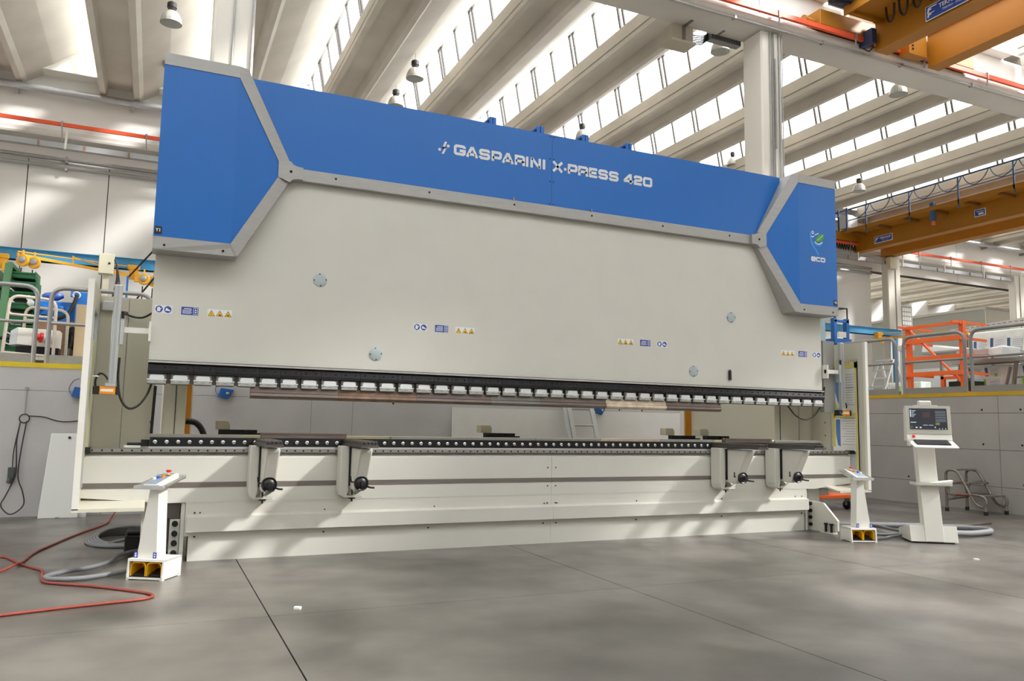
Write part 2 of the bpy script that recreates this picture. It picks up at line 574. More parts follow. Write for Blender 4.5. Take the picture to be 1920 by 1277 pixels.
# roof: precast beams with rising wings, glazed strips between wing tip and next beam
MULL = mat('mullion_grey', (92, 90, 88), 0.6)
PITCH = 2.66
K0, K1 = -4, 23
def beam_x(k): return 3.56+PITCH*(k-3)
ceil = setting('ceiling')
lastw = [0]
PRF = [(0.0, 9.45), (0.13, 9.45), (0.17, 9.72), (0.74, 9.72), (0.80, 9.45), (0.93, 9.45), (0.95, 9.60), (0.95, 9.92), (0.06, 9.92), (0.01, 9.90), (0.0, 9.605), (0.045, 9.595), (0.045, 9.575), (0.0, 9.565)]
BAYS = ((-7.0, 10.55, 1), (10.95, 22.75, 0), (22.85, 35.5, 2))
PR = [(0.0, 9.45), (0.13, 9.45), (0.17, 9.72), (0.74, 9.72), (0.80, 9.45), (0.93, 9.45), (1.02, 9.56), (1.6, 9.93), (2.55, 10.72),
      (2.55, 10.80), (1.6, 10.03), (1.0, 9.80), (0.95, 9.92), (0.06, 9.92), (0.01, 9.90), (0.0, 9.605), (0.045, 9.595), (0.045, 9.575), (0.0, 9.565)]
for y0, y1, bay in BAYS:
    proto = MB().prism(PR if bay != 1 else PRF, 'xz', y0, y1).build('roof_beam', BEAMM, ceil)
    proto.location.x = beam_x(K0)
    for k in range(K0+1, K1):
        if bay == 2 and beam_x(k) < 22: continue
        dup(proto, ceil, (beam_x(k), 0, 0))
    wn = 0
    npan = 11 if bay == 0 else 3
    if bay == 1:
        sl = MB().box(0.95, 2.66, 1.0, 6.4, 9.86, 9.94).box(0.95, 1.12, -7, 1.0, 9.86, 9.94).build('sun_block_slab', ROOFM, ceil)  # unseen closed roof strip, shaped to keep sun off the ram
        sl.location.x = beam_x(K0)
        for k in range(K0+1, K1): dup(sl, ceil, (beam_x(k), 0, 0))
        y1 = 1.0
    step = (y1-y0)/npan
    pane = mull = bead = fpane = rpane = None
    for k in range(K0, K1):
        if bay == 2 and beam_x(k) < 22: continue
        lastw[0] += 1
        wd = setting('window_%d' % lastw[0])
        wd.location.x = beam_x(k)
        if bay == 1:  # unseen flat glazing, made up and sized to light the machine front
            if fpane is None:
                OFF[wd.name] = Vector((0,0,0))
                fpane = MB().hexa([(-1.55, y0+0.02, 9.93), (0.06, y0+0.02, 9.93), (0.06, y0+step-0.02, 9.93), (-1.55, y0+step-0.02, 9.93)],
                    [(-1.55, y0+0.02, 9.938), (0.06, y0+0.02, 9.938), (0.06, y0+step-0.02, 9.938), (-1.55, y0+step-0.02, 9.938)]).build('pane', GLAZE2, wd)
                pp = fpane
            else:
                pp = dup(fpane, wd, (0,0,0))
            for i in range(1, npan): dup(pp, wd, (0, step*i, 0))
            if rpane is None:
                rpane = MB().box(-1.71, 0.06, 6.42, 10.5, 9.93, 9.938).build('pane', GLAZE2, wd)  # unseen pane strip added to brighten the gap behind the machine
            else: dup(rpane, wd, (0,0,0))
            continue
        if pane is None:
            OFF[wd.name] = Vector((0,0,0))
            mbs = MB()
            mbs.hexa([(0.10, y0+0.004, 9.915), (0.108, y0+0.004, 9.915), (0.108, y0+step-0.004, 9.915), (0.10, y0+step-0.004, 9.915)],
                     [(-0.06, y0+0.004, 10.74), (-0.052, y0+0.004, 10.74), (-0.052, y0+step-0.004, 10.74), (-0.06, y0+step-0.004, 10.74)])
            pane = mbs.build('pane', GLAZE, wd)
            mull = MB().hexa([(0.06, y0-0.03, 9.92), (0.12, y0-0.03, 9.92), (0.12, y0+0.03, 9.92), (0.06, y0+0.03, 9.92)],
                             [(-0.10, y0-0.03, 10.76), (-0.04, y0-0.03, 10.76), (-0.04, y0+0.03, 10.76), (-0.10, y0+0.03, 10.76)]).build('mullion', MULL, wd)
            bead = MB().box(-0.12, -0.03, y0, y1, 10.72, 10.80).build('top_rail', GALV, wd)
            pp, mm, bb = pane, mull, bead
        else:
            pp, mm, bb = dup(pane, wd, (0,0,0)), dup(mull, wd, (0,0,0)), dup(bead, wd, (0,0,0))
        for i in range(1, npan):
            dup(pp, wd, (0, step*i, 0))
            dup(mm, wd, (0, step*i+(0.08 if i % 2 else 0), 0))
            if i % 2: dup(mm, wd, (0, step*i-0.09, 0))
# sloped end closures between the beams over the back wall, with a lower lip
e = MB().prism([(22.05, 9.78), (22.5, 9.78), (22.5, 10.85), (22.3, 10.85), (22.05, 10.2)], 'yz', 0.96, 2.66).build('end_closure', ROOFM, ceil)
e.location.x = beam_x(K0)
for k in range(K0+1, K1):
    dup(e, ceil, (beam_x(k), 0, 0))
e = MB().prism([(10.62, 9.47), (10.9, 9.47), (10.9, 10.85), (10.8, 10.85), (10.62, 10.4)], 'yz', 0.96, 2.62).build('end_closure', ROOFM, ceil)
e.location.x = beam_x(K0)
for k in range(K0+1, K1):
    dup(e, ceil, (beam_x(k), 0, 0))

# runway girders on both column rows
GP = [(11.20, 8.43), (10.66, 8.43), (10.60, 8.45), (10.54, 8.50), (10.52, 8.56), (10.54, 8.63), (10.62, 8.68), (10.80, 8.72), (10.80, 8.78), (11.20, 8.78)]
g = MB().prism(GP, 'yz', XL, XR).build('beam_runway', GIRD, None, kind='structure', smooth=35)
GB = [(22.5, 8.08), (22.24, 8.08), (22.18, 8.11), (22.18, 8.16), (22.24, 8.21), (22.3, 8.24), (22.3, 8.32), (22.5, 8.32)]
g = MB().prism(GB, 'yz', XL, XR).build('beam_runway', GIRD, None, kind='structure', smooth=35)
# white band wall above the near runway
panel_wall('wall_band', 'x', 10.86, -1, [XL, -7.6, 0.4, 9.85, 19.1, 28.4, 37.7, XR], [8.78, 9.46], WALLM, 0.02, 0.25)

def column(x0, x1, y0, y1, z0, z1, lines=()):
    c = MB().box(x0, x1, y0, y1, z0, z1).build('column', COLM, None, bevel=0.03, kind='structure')
    for px, r, off in lines:
        MB().tube([(px, y0-off, z0), (px, y0-off, z1-0.02)], r, 8).build('conduit', GALV, c)
    return c
c = column(0.41, 0.93, 10.66, 11.17, 1.75, 8.43, ((0.66, 0.012, 0.012), (0.90, 0.016, 0.016)))
c = column(9.705, 10.197, 10.66, 11.17, 1.75, 8.43, ((9.89, 0.012, 0.02), (9.94, 0.010, 0.02), (9.98, 0.014, 0.02), (10.10, 0.012, 0.02), (10.17, 0.010, 0.02)))
MB().box(9.97, 10.0, 10.61, 10.64, 6.2, 7.9).build('junction_strip', GALV, c)
column(19.0, 19.5, 10.66, 11.17, 1.75, 8.43)
column(-8.9, -8.4, 10.66, 11.17, 1.75, 8.43)
c = column(26.04, 26.75, 21.75, 22.06, 1.75, 7.98, ((26.45, 0.02, 0.01),))
column(33.8, 34.5, 21.75, 22.06, 1.75, 7.98, ((34.1, 0.02, 0.01),))

# ------------------------------------------------------------------ conductor rails, trays and pipes on the runways
def conductor(x0, x1, y, z, label, hang, step, first):
    t_ = thing('conductor_rail', label, 'rail', (x0, y, z))
    MB().box(x0, x1, y-0.03, y+0.03, z-0.045, z+0.045).build('busbar', ORANGED, t_)
    b = None
    n = int((x1-first)/step)
    for i in range(n):
        if b is None:
            x = first
            b = MB().box(x-0.025, x+0.025, y-0.04, y+0.12, z+0.04, z+0.075).box(x-0.02, x+0.02, y-0.045, y-0.03, z-0.07, z+0.07).bar((x, y-0.02, z-0.05), (x+0.03, y+0.02, z-hang), 0.03, 0.012).build('hanger', GALV, t_)
        else:
            dup(b, t_, (step*i, 0, 0))
conductor(XL, 40, 10.42, 8.64, 'orange conductor rail along the near runway girder above the big machine', 0.2, 1.9, 0.4)
conductor(XL, 45, 21.80, 8.33, 'orange conductor rail along the far runway on the white back wall', 0.42, 1.9, -12.0)
t_ = thing('conduit_pipe', 'long grey conduit along the front edge of the near runway girder', 'pipe', (XL, 10.55, 8.42))
MB().tube([(XL, 10.55, 8.425), (XR, 10.55, 8.425)], 0.022, 8).build('tube', GALV, t_)
b = None
for i in range(22):
    x = -12+2.1*i
    if b is None: b = MB().box(x-0.02, x+0.02, 10.51, 10.60, 8.40, 8.46).build('clip', GALV, t_)
    else: dup(b, t_, (2.1*i, 0, 0))
t_ = thing('cable_tray', 'galvanised cable tray under the orange rail on the white back wall', 'cable tray', (XL, 21.8, 7.8))
MB().box(XL, 45, 21.84, 21.86, 7.74, 7.88).box(XL, 45, 21.86, 22.0, 7.74, 7.75).build('tray', GALVDUCT, t_)
b = None
for i in range(58):
    if b is None: b = MB().box(XL, XL+0.05, 21.82, 21.84, 7.72, 7.86).build('joint_strip', mat('tray_joint', (150, 118, 100), 0.6), t_)
    else: dup(b, t_, (1.0*i, 0, 0))
b = None
for i in range(24):
    x = -12.2+2.45*i
    if b is None: b = MB().bar((x, 21.83, 7.72), (x+0.02, 21.83, 8.2), 0.05, 0.03).build('hanger', WHITEP, t_)
    else: dup(b, t_, (2.45*i, 0, 0))
for z, nm in ((7.62, 'upper'), (7.42, 'lower')):
    t_ = thing('wall_pipe', 'long thin grey pipe on the back wall, the %s of two under the cable tray' % nm, 'pipe', (XL, 22.4, z), group=None)
    MB().tube([(XL, 22.40, z), (25.9, 22.40, z)], 0.05, 8).build('tube', GALV, t_)
    b = None
    for i in range(16):
        x = -12+2.4*i
        if b is None: b = MB().box(x-0.03, x+0.03, 22.36, 22.5, z-0.09, z+0.07).build('clip', GALV, t_)
        else: dup(b, t_, (2.4*i, 0, 0))
t_ = thing('roof_pipe', 'wide galvanised duct pipe high on the back wall under the roof beams', 'pipe', (XL, 22.3, 9.33))
MB().tube([(XL, 22.28, 9.33), (XR, 22.28, 9.33)], 0.09, 12).build('tube', GALVDUCT, t_, smooth=40)
b = None
for i in range(24):
    x = -11.4+2.6*i
    if b is None: b = MB().box(x-0.04, x+0.04, 22.26, 22.5, 9.17, 9.26).build('bracket', GALV, t_)
    else: dup(b, t_, (2.6*i, 0, 0))
# ------------------------------------------------------------------ the press brake
XC = 3.6
pb = thing('press_brake', 'huge cream and blue press brake filling the middle of the hall', 'machine', (XC, 7.4, 0))

# lower frame
b = MB()
b.prism([(6.98, 0.46), (6.98, 0.832), (7.03, 0.872), (7.42, 0.872), (7.42, 0.46)], 'yz', XC-3.3, XC+3.3)
apron = MB()
for s in (-1, 1):
    pass
poly = [(-4.085, 0.52), (-3.46, 0.468), (3.46, 0.468), (4.02, 0.52)]
fr = [(XC+x, z) for x, z in poly]
front = [(XC-4.085, 0.832), (XC+4.02, 0.832)]
seam = XC+0.008
def apron_half(x0, x1, name):
    m_ = MB()
    def zb(x):
        d = x-XC
        if d < -3.46: return 0.468+(-3.46-d)/0.625*0.052
        if d > 3.46: return 0.468+(d-3.46)/0.56*0.052
        return 0.468
    xs_ = sorted(set([x0, x1]+[x for x in (XC-3.46, XC+3.46) if x0 < x < x1]))
    for a, c in zip(xs_[:-1], xs_[1:]):
        m_.hexa([(a, 6.98, zb(a)), (c, 6.98, zb(c)), (c, 7.10, zb(c)), (a, 7.10, zb(a))],
                [(a, 6.98, 0.832), (c, 6.98, 0.832), (c, 7.10, 0.832), (a, 7.10, 0.832)])
        m_.hexa([(a, 6.98, 0.832), (c, 6.98, 0.832), (c, 7.10, 0.832), (a, 7.10, 0.832)],
                [(a, 7.02, 0.872), (c, 7.02, 0.872), (c, 7.10, 0.872), (a, 7.10, 0.872)])
    return m_.build(name, CREAM, pb)
apron_half(XC-4.085, seam-0.0015, 'apron_panel')
apron_half(seam+0.0015, XC+4.02, 'apron_panel')
MB().box(XC-4.08, XC+4.02, 7.06, 7.4, 0.55, 0.87).build('table_body', CREAM, pb)
def halves(name, mt, y0, y1, z0, z1, d0, d1, poly=None):
    for a, c in ((XC-d0, seam-0.001), (seam+0.001, XC+d1)):
        m_ = MB()
        if poly: m_.prism(poly, 'yz', a, c)
        else: m_.box(a, c, y0, y1, z0, z1)
        m_.build(name, mt, pb)
halves('grey_stripe', GREYST, 6.974, 6.99, 0.592, 0.632, 4.083, 4.0)
halves('base_panel', CREAM, 6.99, 7.3, 0.0, 0.205, 3.286, 3.286)
halves('middle_panel', CREAM, 6.983, 7.3, 0.20, 0.4685, 3.318, 3.318)
halves('plinth_bar', CREAM, 0, 0, 0, 0, 3.308, 3.306, [(6.93, 0.236), (6.93, 0.355), (6.985, 0.372), (6.995, 0.372), (6.995, 0.236)])
h = MB()
for x, z in ((3.563, 0.731), (3.652, 0.731), (3.563, 0.554), (3.652, 0.554), (3.563, 0.388), (3.652, 0.388)):
    h.cyl((x, 6.972, z), (x, 6.99, z), 0.006, 8)
for x in (3.525, 3.667, 0.36, 1.40, 2.35, 4.6, 5.7, 6.85):
    h.cyl((x, 6.984, 0.194), (x, 7.0, 0.194), 0.008, 8)
for x in (3.53, 3.67, 0.393, 0.353, 6.75, 6.85, 1.4, 2.4, 4.6, 5.7):
    h.cyl((x, 6.976, 0.385), (x, 7.0, 0.385), 0.006, 8)
h.build('screws', DARK, pb, kind='stuff')

# front rail with its screw holes, and the die holder with clamp bolts
rail = MB().box(XC-4.08, XC+4.13, 6.965, 7.03, 0.873, 0.903).build('front_rail', STEEL, pb)
MB().box(XC-4.10, XC-4.03, 6.955, 7.035, 0.866, 0.91).build('rail_stop', BLACK, rail)
MB().box(XC+4.0, XC+4.14, 6.955, 7.035, 0.866, 0.91).build('rail_stop', BLACK, rail)
h = None
for i in range(115):
    x = XC-4.02+0.0702*i
    if h is None: h = MB().cyl((x, 6.962, 0.887), (x, 6.97, 0.887), 0.0075, 10).build('screw_hole', DARK, rail)
    else: dup(h, rail, (0.0702*i, 0, 0))
MB().box(XC-3.62, XC+3.6, 7.0, 7.2, 0.903, 0.918).build('die_bed', ALU, pb)
nseg = 14
seg = 7.22/nseg
dh = bolt = None
x0 = XC-3.617
for i in range(nseg):
    if dh is None:
        dh = MB().box(x0+0.001, x0+seg-0.001, 7.0, 7.12, 0.918, 0.984).box(x0+0.001, x0+seg-0.001, 7.02, 7.10, 0.984, 0.992).build('die_holder', BLACKST, pb)
        cur = dh
    else: cur = dup(dh, pb, (seg*i, 0, 0))
    for q in range(6):
        xx = x0+0.04+seg/6*q
        if bolt is None:
            bolt = MB().lathe([(0.0155, 0), (0.0155, 0.010), (0.010, 0.013), (0.008, 0.013), (0.007, 0.004)], (xx, 7.0, 0.955), 12, (0, -1, 0)).build('bolt', BRIGHT, cur, smooth=40)
        else: dup(bolt, cur, (seg/6*q, 0, 0))
MB().box(XC-3.68, XC-3.617, 7.02, 7.1, 0.918, 0.97).tube([(XC-3.68, 7.05, 0.935), (XC-3.78, 7.05, 0.935)], 0.012, 8).build('die_clamp_end', BLACKST, pb)
MB().box(XC-3.80, XC-3.68, 6.99, 7.09, 0.908, 0.925).build('end_plate', CREAM, pb)

# ram
MB().box(XC-3.664, seam-0.001, 7.03, 7.16, 1.617, 4.10).build('ram_plate', CREAM, pb)
MB().box(seam-0.001, XC+3.65, 7.03, 7.16, 1.617, 4.10).build('ram_plate', CREAM, pb)
MB().box(XC-3.666, XC+3.65, 6.996, 7.10, 1.595, 1.610).build('ram_edge_strip', BRIGHT, pb)
MB().box(XC-3.66, XC+3.64, 7.03, 7.19, 1.512, 1.591).box(XC-3.66, XC+3.645, 7.035, 7.13, 1.591, 1.617).build('gap_shade_bar', DARK, pb)  # solid dark backing bar, its colour stands in for shade in the seams
HP = [(7.035, 1.592), (7.02, 1.592), (6.985, 1.532), (6.985, 1.508), (7.20, 1.508), (7.20, 1.53), (7.15, 1.592)]
hb = None
starts = [XC-3.666]+[0.105+0.1742*k for k in range(21)]
cells = list(zip(starts[:-1], starts[1:]))+[(3.589, 3.677)]+[(3.677+0.1742*k, 3.677+0.1742*(k+1)) for k in range(20)]+[(7.161, 7.245)]
for a, c in cells:
    wdt = round(c-a, 3)
    if hb is None or abs(wdt-0.174) > 0.002:
        o = MB().prism(HP, 'yz', a+0.0012, c-0.0012)
        o.cyl((a+wdt*0.25, 6.99, 1.558), (a+wdt*0.25, 7.01, 1.558), 0.006, 8).cyl((a+wdt*0.75, 6.99, 1.558), (a+wdt*0.75, 7.01, 1.558), 0.006, 8)
        o = o.build('holder_block', BLACKST, pb)
        if abs(wdt-0.174) <= 0.002:
            hb, hx = o, a
    else:
        dup(hb, pb, (a-hx, 0, 0))
# punch clamps: body, pressed handle, ledge and lower jaw
def make_clamp(x):
    x1 = x+0.140
    c_ = MB().box(x, x1, 7.0, 7.05, 1.418, 1.506).build('punch_clamp', CLAMPD, pb, bevel=0.004)
    hnd = [(px, pz) for px, pz in rrect(x+0.014, x1-0.014, 1.44, 1.495, 0.016)]
    MB().prism(hnd, 'xz', 6.984, 7.002).build('handle', CLAMPW, c_, bevel=0.003)
    MB().box(x-0.003, x1+0.003, 6.978, 7.002, 1.452, 1.462).build('ledge', CLAMPW, c_)
    MB().box(x, x1, 6.986, 7.002, 1.424, 1.452).build('jaw', CLAMPJ, c_, bevel=0.002)
    MB().prism([(x+0.047, 1.447), (x+0.055, 1.440), (x+0.085, 1.440), (x+0.093, 1.447), (x+0.087, 1.447), (x+0.080, 1.444), (x+0.06, 1.444), (x+0.053, 1.447)], 'xz', 6.9845, 6.99).build('grip_slot', DARK, c_)
    return c_
c0 = make_clamp(-0.064)
for k in range(1, 42):
    dup_tree(c0, (0.1742*k, 0, 0), parent=pb)
MB().box(XC-3.55, XC+3.55, 7.05, 7.12, 1.43, 1.508).build('clamp_rail', CLAMPD, pb)
# round access caps, cable slot
for dx, z in ((-2.318, 2.398), (-1.789, 1.763), (2.294, 2.398), (1.767, 1.764)):
    x = XC+dx
    cp = MB().lathe([(0.060, 0), (0.060, 0.006), (0.057, 0.008)], (x, 7.03, z), 28, (0, -1, 0)).build('access_cap', CAPL, pb, smooth=40)
    hs = MB()
    for a in range(4):
        hs.cyl((x+0.052*math.cos(a*PI/2+0.1), 7.020, z+0.052*math.sin(a*PI/2+0.1)), (x+0.052*math.cos(a*PI/2+0.1), 7.024, z+0.052*math.sin(a*PI/2+0.1)), 0.006, 8)
    hs.build('screws', DARK, cp, kind='stuff')
MB().box(5.845, 5.873, 7.0, 7.03, 1.685, 1.79).cyl((5.85, 7.015, 1.79), (5.868, 7.015, 1.79), 0.014, 8).build('latch', BLACK, pb, bevel=0.004)
# pictogram stickers in four sets
def sticker_set(x_glove, x_text, x_tri):
    z = 2.037
    pl = MB().box(x_glove-0.066, x_glove+0.066, 7.0285, 7.03, z-0.032, z+0.032).build('glove_and_shoe_sticker', WHITEST, pb)
    for k in (-1, 1):
        cx = x_glove+k*0.033
        MB().cyl((cx, 7.0275, z), (cx, 7.029, z), 0.028, 20).build('sticker_disc', BLUEST, pl)
    g = MB()
    cx = x_glove-0.033
    g.prism([(cx-0.014, z-0.018), (cx+0.008, z-0.018), (cx+0.010, z-0.004), (cx+0.019, z+0.008), (cx+0.015, z+0.012), (cx+0.006, z+0.004), (cx+0.006, z+0.018), (cx-0.012, z+0.018), (cx-0.016, z+0.004)], 'xz', 7.0268, 7.0276)
    cx = x_glove+0.033
    g.prism([(cx-0.019, z-0.011), (cx+0.019, z-0.013), (cx+0.019, z-0.004), (cx+0.004, z+0.002), (cx-0.004, z+0.010), (cx-0.015, z+0.012)], 'xz', 7.0268, 7.0276)
    g.build('pictogram', WHITEST, pl)
    pl = MB().box(x_text-0.066, x_text+0.066, 7.0285, 7.03, z-0.033, z+0.033).build('text_sticker', BLUEST, pb)
    g = MB()
    g.box(x_text-0.045, x_text+0.012, 7.0275, 7.029, z+0.015, z+0.021)
    for q in range(4):
        g.box(x_text-0.057, x_text+0.018-0.008*(q % 2), 7.0275, 7.029, z+0.004-0.009*q, z+0.0075-0.009*q)
    g.ring([(x_text+0.028, z-0.028), (x_text+0.061, z-0.028), (x_text+0.061, z+0.028), (x_text+0.028, z+0.028)],
           [(x_text+0.031, z-0.025), (x_text+0.058, z-0.025), (x_text+0.058, z+0.025), (x_text+0.031, z+0.025)], 'xz', 7.0275, 7.029)
    g.prism([(x_text+0.036, z+0.004), (x_text+0.053, z+0.004), (x_text+0.0445, z+0.020)], 'xz', 7.0275, 7.029)
    g.prism([(x_text+0.036, z-0.004), (x_text+0.0445, z-0.020), (x_text+0.053, z-0.004)], 'xz', 7.0275, 7.029)
    g.build('print', WHITEST, pl)
    z -= 0.004
    pl = MB().box(x_tri-0.098, x_tri+0.098, 7.0285, 7.03, z-0.032, z+0.034).build('warning_sticker', WHITEST, pb)
    a, c = MB(), MB()
    sy = MB()
    for k in (-1, 0, 1):
        cx = x_tri+k*0.066
        a.prism([(cx-0.030, z-0.026), (cx+0.030, z-0.026), (cx, z+0.026)], 'xz', 7.0275, 7.029)
        c.prism([(cx-0.025, z-0.023), (cx+0.025, z-0.023), (cx, z+0.020)], 'xz', 7.0268, 7.0276)
        sy.prism([[(cx-0.004, z-0.016), (cx+0.002, z-0.004), (cx-0.002, z-0.004), (cx+0.002, z+0.010), (cx-0.005, z-0.006)],
                  [(cx-0.012, z-0.018), (cx+0.012, z-0.018), (cx+0.012, z-0.014), (cx+0.002, z-0.006), (cx-0.008, z-0.012)],
                  [(cx-0.012, z-0.016), (cx+0.012, z-0.016), (cx+0.008, z-0.006), (cx-0.004, z-0.008)]][k+1], 'xz', 7.026, 7.027)
    a.build('triangle_border', BLACK, pl)
    c.build('triangle', YELST, pl)
    sy.build('pictogram', BLACK, pl)
sticker_set(0.022, 0.223, 0.458)
sticker_set(2.229, 2.440, 2.678)
sticker_set(4.953, 4.740, 4.492)
sticker_set(7.172, 6.957, 6.726)

# blue upper panels, trim band, lettering
MB().box(XC-3.0, 3.5635, 6.98, 7.03, 3.34, 4.118).build('upper_panel', BLUE, pb)
MB().box(3.5665, XC+3.0, 6.98, 7.03, 3.34, 4.118).build('upper_panel', BLUE, pb)
MB().box(XC-2.99, XC+2.99, 6.985, 7.25, 4.09, 4.112).build('top_cap', BLUE, pb)
bd = MB().box(XC-2.53, XC+2.53, 6.962, 7.03, 3.259, 3.367).build('trim_band', BRUSH, pb, bevel=0.003)
h = MB()
for dx in (-2.229, -1.344, -0.457, 0.431, 1.320, 2.231):
    h.cyl((XC+dx, 6.959, 3.322), (XC+dx, 6.97, 3.322), 0.010, 10)
h.build('screws', DARK, bd, kind='stuff')
h = MB()
for x in (3.543, 3.587):
    for z in (4.095, 3.861, 3.624, 3.389):
        h.cyl((x, 6.976, z), (x, 6.985, z), 0.006, 8)
h.build('screws', DARK, pb, kind='stuff')
for x in (3.136, 4.03):
    MB().box(x-0.012, x+0.012, 6.955, 6.98, 3.37, 3.376).tube([(x, 6.968, 3.37), (x, 6.968, 3.40)], 0.005, 6).build('hook_screw', STEEL, pb)
for xa, xb in ((2.882, 2.957), (3.412, 3.492), (3.945, 4.018), (4.487, 4.562)):
    sw = (xb-xa)
    t_ = MB().box(xa, xb, 7.02, 7.20, 4.1, 4.207).build('cylinder_bracket', BLUE, pb, bevel=0.003)
    MB().box(xa+sw*0.42, xa+sw*0.48, 7.016, 7.02, 4.1, 4.205).build('slot', DARK, t_)
    MB().box(xa-0.005, xa, 7.04, 7.12, 4.12, 4.18).build('slot', DARK, t_)

def stroke(mb, pts, wd, y0, y1, closed=False):
    P = [Vector((p[0], p[1])) for p in pts]
    N = len(P)
    def perp(d): return Vector((-d.y, d.x))
    L_, R_ = [], []
    for i in range(N):
        if closed or 0 < i < N-1:
            d1 = (P[i]-P[i-1]).normalized()
            d2 = (P[(i+1) % N]-P[i]).normalized()
            n = (perp(d1)+perp(d2))
            n.normalize()
            k = min(2.2, 1/max(0.3, n.dot(perp(d1))))
            n = n*k
        elif i == 0: n = perp((P[1]-P[0]).normalized())
        else: n = perp((P[-1]-P[-2]).normalized())
        L_.append(P[i]+n*wd/2)
        R_.append(P[i]-n*wd/2)
    for i in range(N if closed else N-1):
        j = (i+1) % N
        mb.prism([(L_[i].x, L_[i].y), (L_[j].x, L_[j].y), (R_[j].x, R_[j].y), (R_[i].x, R_[i].y)], 'xz', y0, y1)
GLY = {
 'G': [[(.92,.70),(.92,.79),(.82,.88),(.2,.88),(.1,.78),(.1,.22),(.2,.12),(.82,.12),(.92,.22),(.92,.46),(.5,.46)]],
 'A': [[(.10,0),(.44,.9),(.56,.9),(.90,0)],[(.24,.27),(.76,.27)]],
 'S': [[(.90,.7),(.90,.79),(.80,.88),(.2,.88),(.1,.79),(.1,.6),(.2,.5),(.80,.5),(.90,.4),(.90,.21),(.80,.12),(.2,.12),(.1,.21),(.1,.30)]],
 'P': [[(.11,0),(.11,.88),(.80,.88),(.90,.78),(.90,.46),(.80,.36),(.11,.36)]],
 'R': [[(.11,0),(.11,.88),(.80,.88),(.90,.78),(.90,.52),(.80,.42),(.11,.42)],[(.7,.42),(.88,.30),(.90,0)]],
 'I': [[(.5,0),(.5,1)]],
 'N': [[(.11,0),(.11,1)],[(.89,0),(.89,1)],[(.13,.95),(.87,.05)]],
 'X': [[(.10,0),(.90,1)],[(.10,1),(.90,0)]],
 '-': [[(0,.38),(1,.38)]],
 'E': [[(.97,.88),(.11,.88),(.11,.12),(.97,.12)],[(.11,.5),(.88,.5)]],
 '4': [[(.74,0),(.74,.90),(.62,.90),(.08,.34),(.08,.26),(1,.26)]],
 '2': [[(.1,.66),(.1,.79),(.2,.88),(.80,.88),(.90,.79),(.90,.60),(.80,.52),(.2,.46),(.11,.36),(.11,.12),(.97,.12)]],
 '0': ['c',[(.2,.12),(.80,.12),(.90,.22),(.90,.78),(.80,.88),(.2,.88),(.1,.78),(.1,.22)]],
 'e': [[(.1,.5),(.9,.5),(.9,.75),(.78,.88),(.22,.88),(.1,.76),(.1,.24),(.22,.12),(.9,.12)]],
 'c': [[(.92,.88),(.22,.88),(.1,.76),(.1,.24),(.22,.12),(.92,.12)]],
}
def letter(ch, x0, x1, zb, h_, y, mt, parent, wd):
    g = GLY[ch]
    mb = MB()
    closed = g[0] == 'c'
    for pl in g:
        if pl == 'c': continue
        stroke(mb, [(x0+(x1-x0)*p[0], zb+h_*p[1]) for p in pl], wd if ch not in 'I' else (x1-x0), y-0.002, y+0.001, closed)
    return mb.build('letter', mt, parent)
W = [('G',2.498,2.615),('A',2.621,2.751),('S',2.762,2.875),('P',2.895,3.001),('A',3.003,3.136),('R',3.147,3.257),('I',3.271,3.297),('N',3.321,3.438),('I',3.460,3.488),
     ('X',3.567,3.696),('-',3.705,3.734),('P',3.752,3.861),('R',3.874,3.989),('E',4.004,4.104),('S',4.118,4.229),('S',4.248,4.361),('4',4.435,4.545),('2',4.561,4.660),('0',4.676,4.791)]
for ch, a, c in W:
    letter(ch, a, c, 3.738, 0.104, 6.979, LETTER, pb, 0.027)
lg = MB()
lg.prism([(2.377, 3.782), (2.397, 3.782), (2.425, 3.850), (2.402, 3.850)], 'xz', 6.977, 6.98)
lg.prism([(2.372, 3.726), (2.393, 3.726), (2.425, 3.795), (2.404, 3.795)], 'xz', 6.977, 6.98)
lg.prism([(2.377, 3.782), (2.383, 3.797), (2.43, 3.797), (2.424, 3.782)], 'xz', 6.977, 6.98)
lg.cyl((2.437, 6.977, 3.812), (2.437, 6.98, 3.812), 0.015, 14).cyl((2.352, 6.977, 3.764), (2.352, 6.98, 3.764), 0.015, 14)
lg.build('maker_emblem', LETTER, pb)

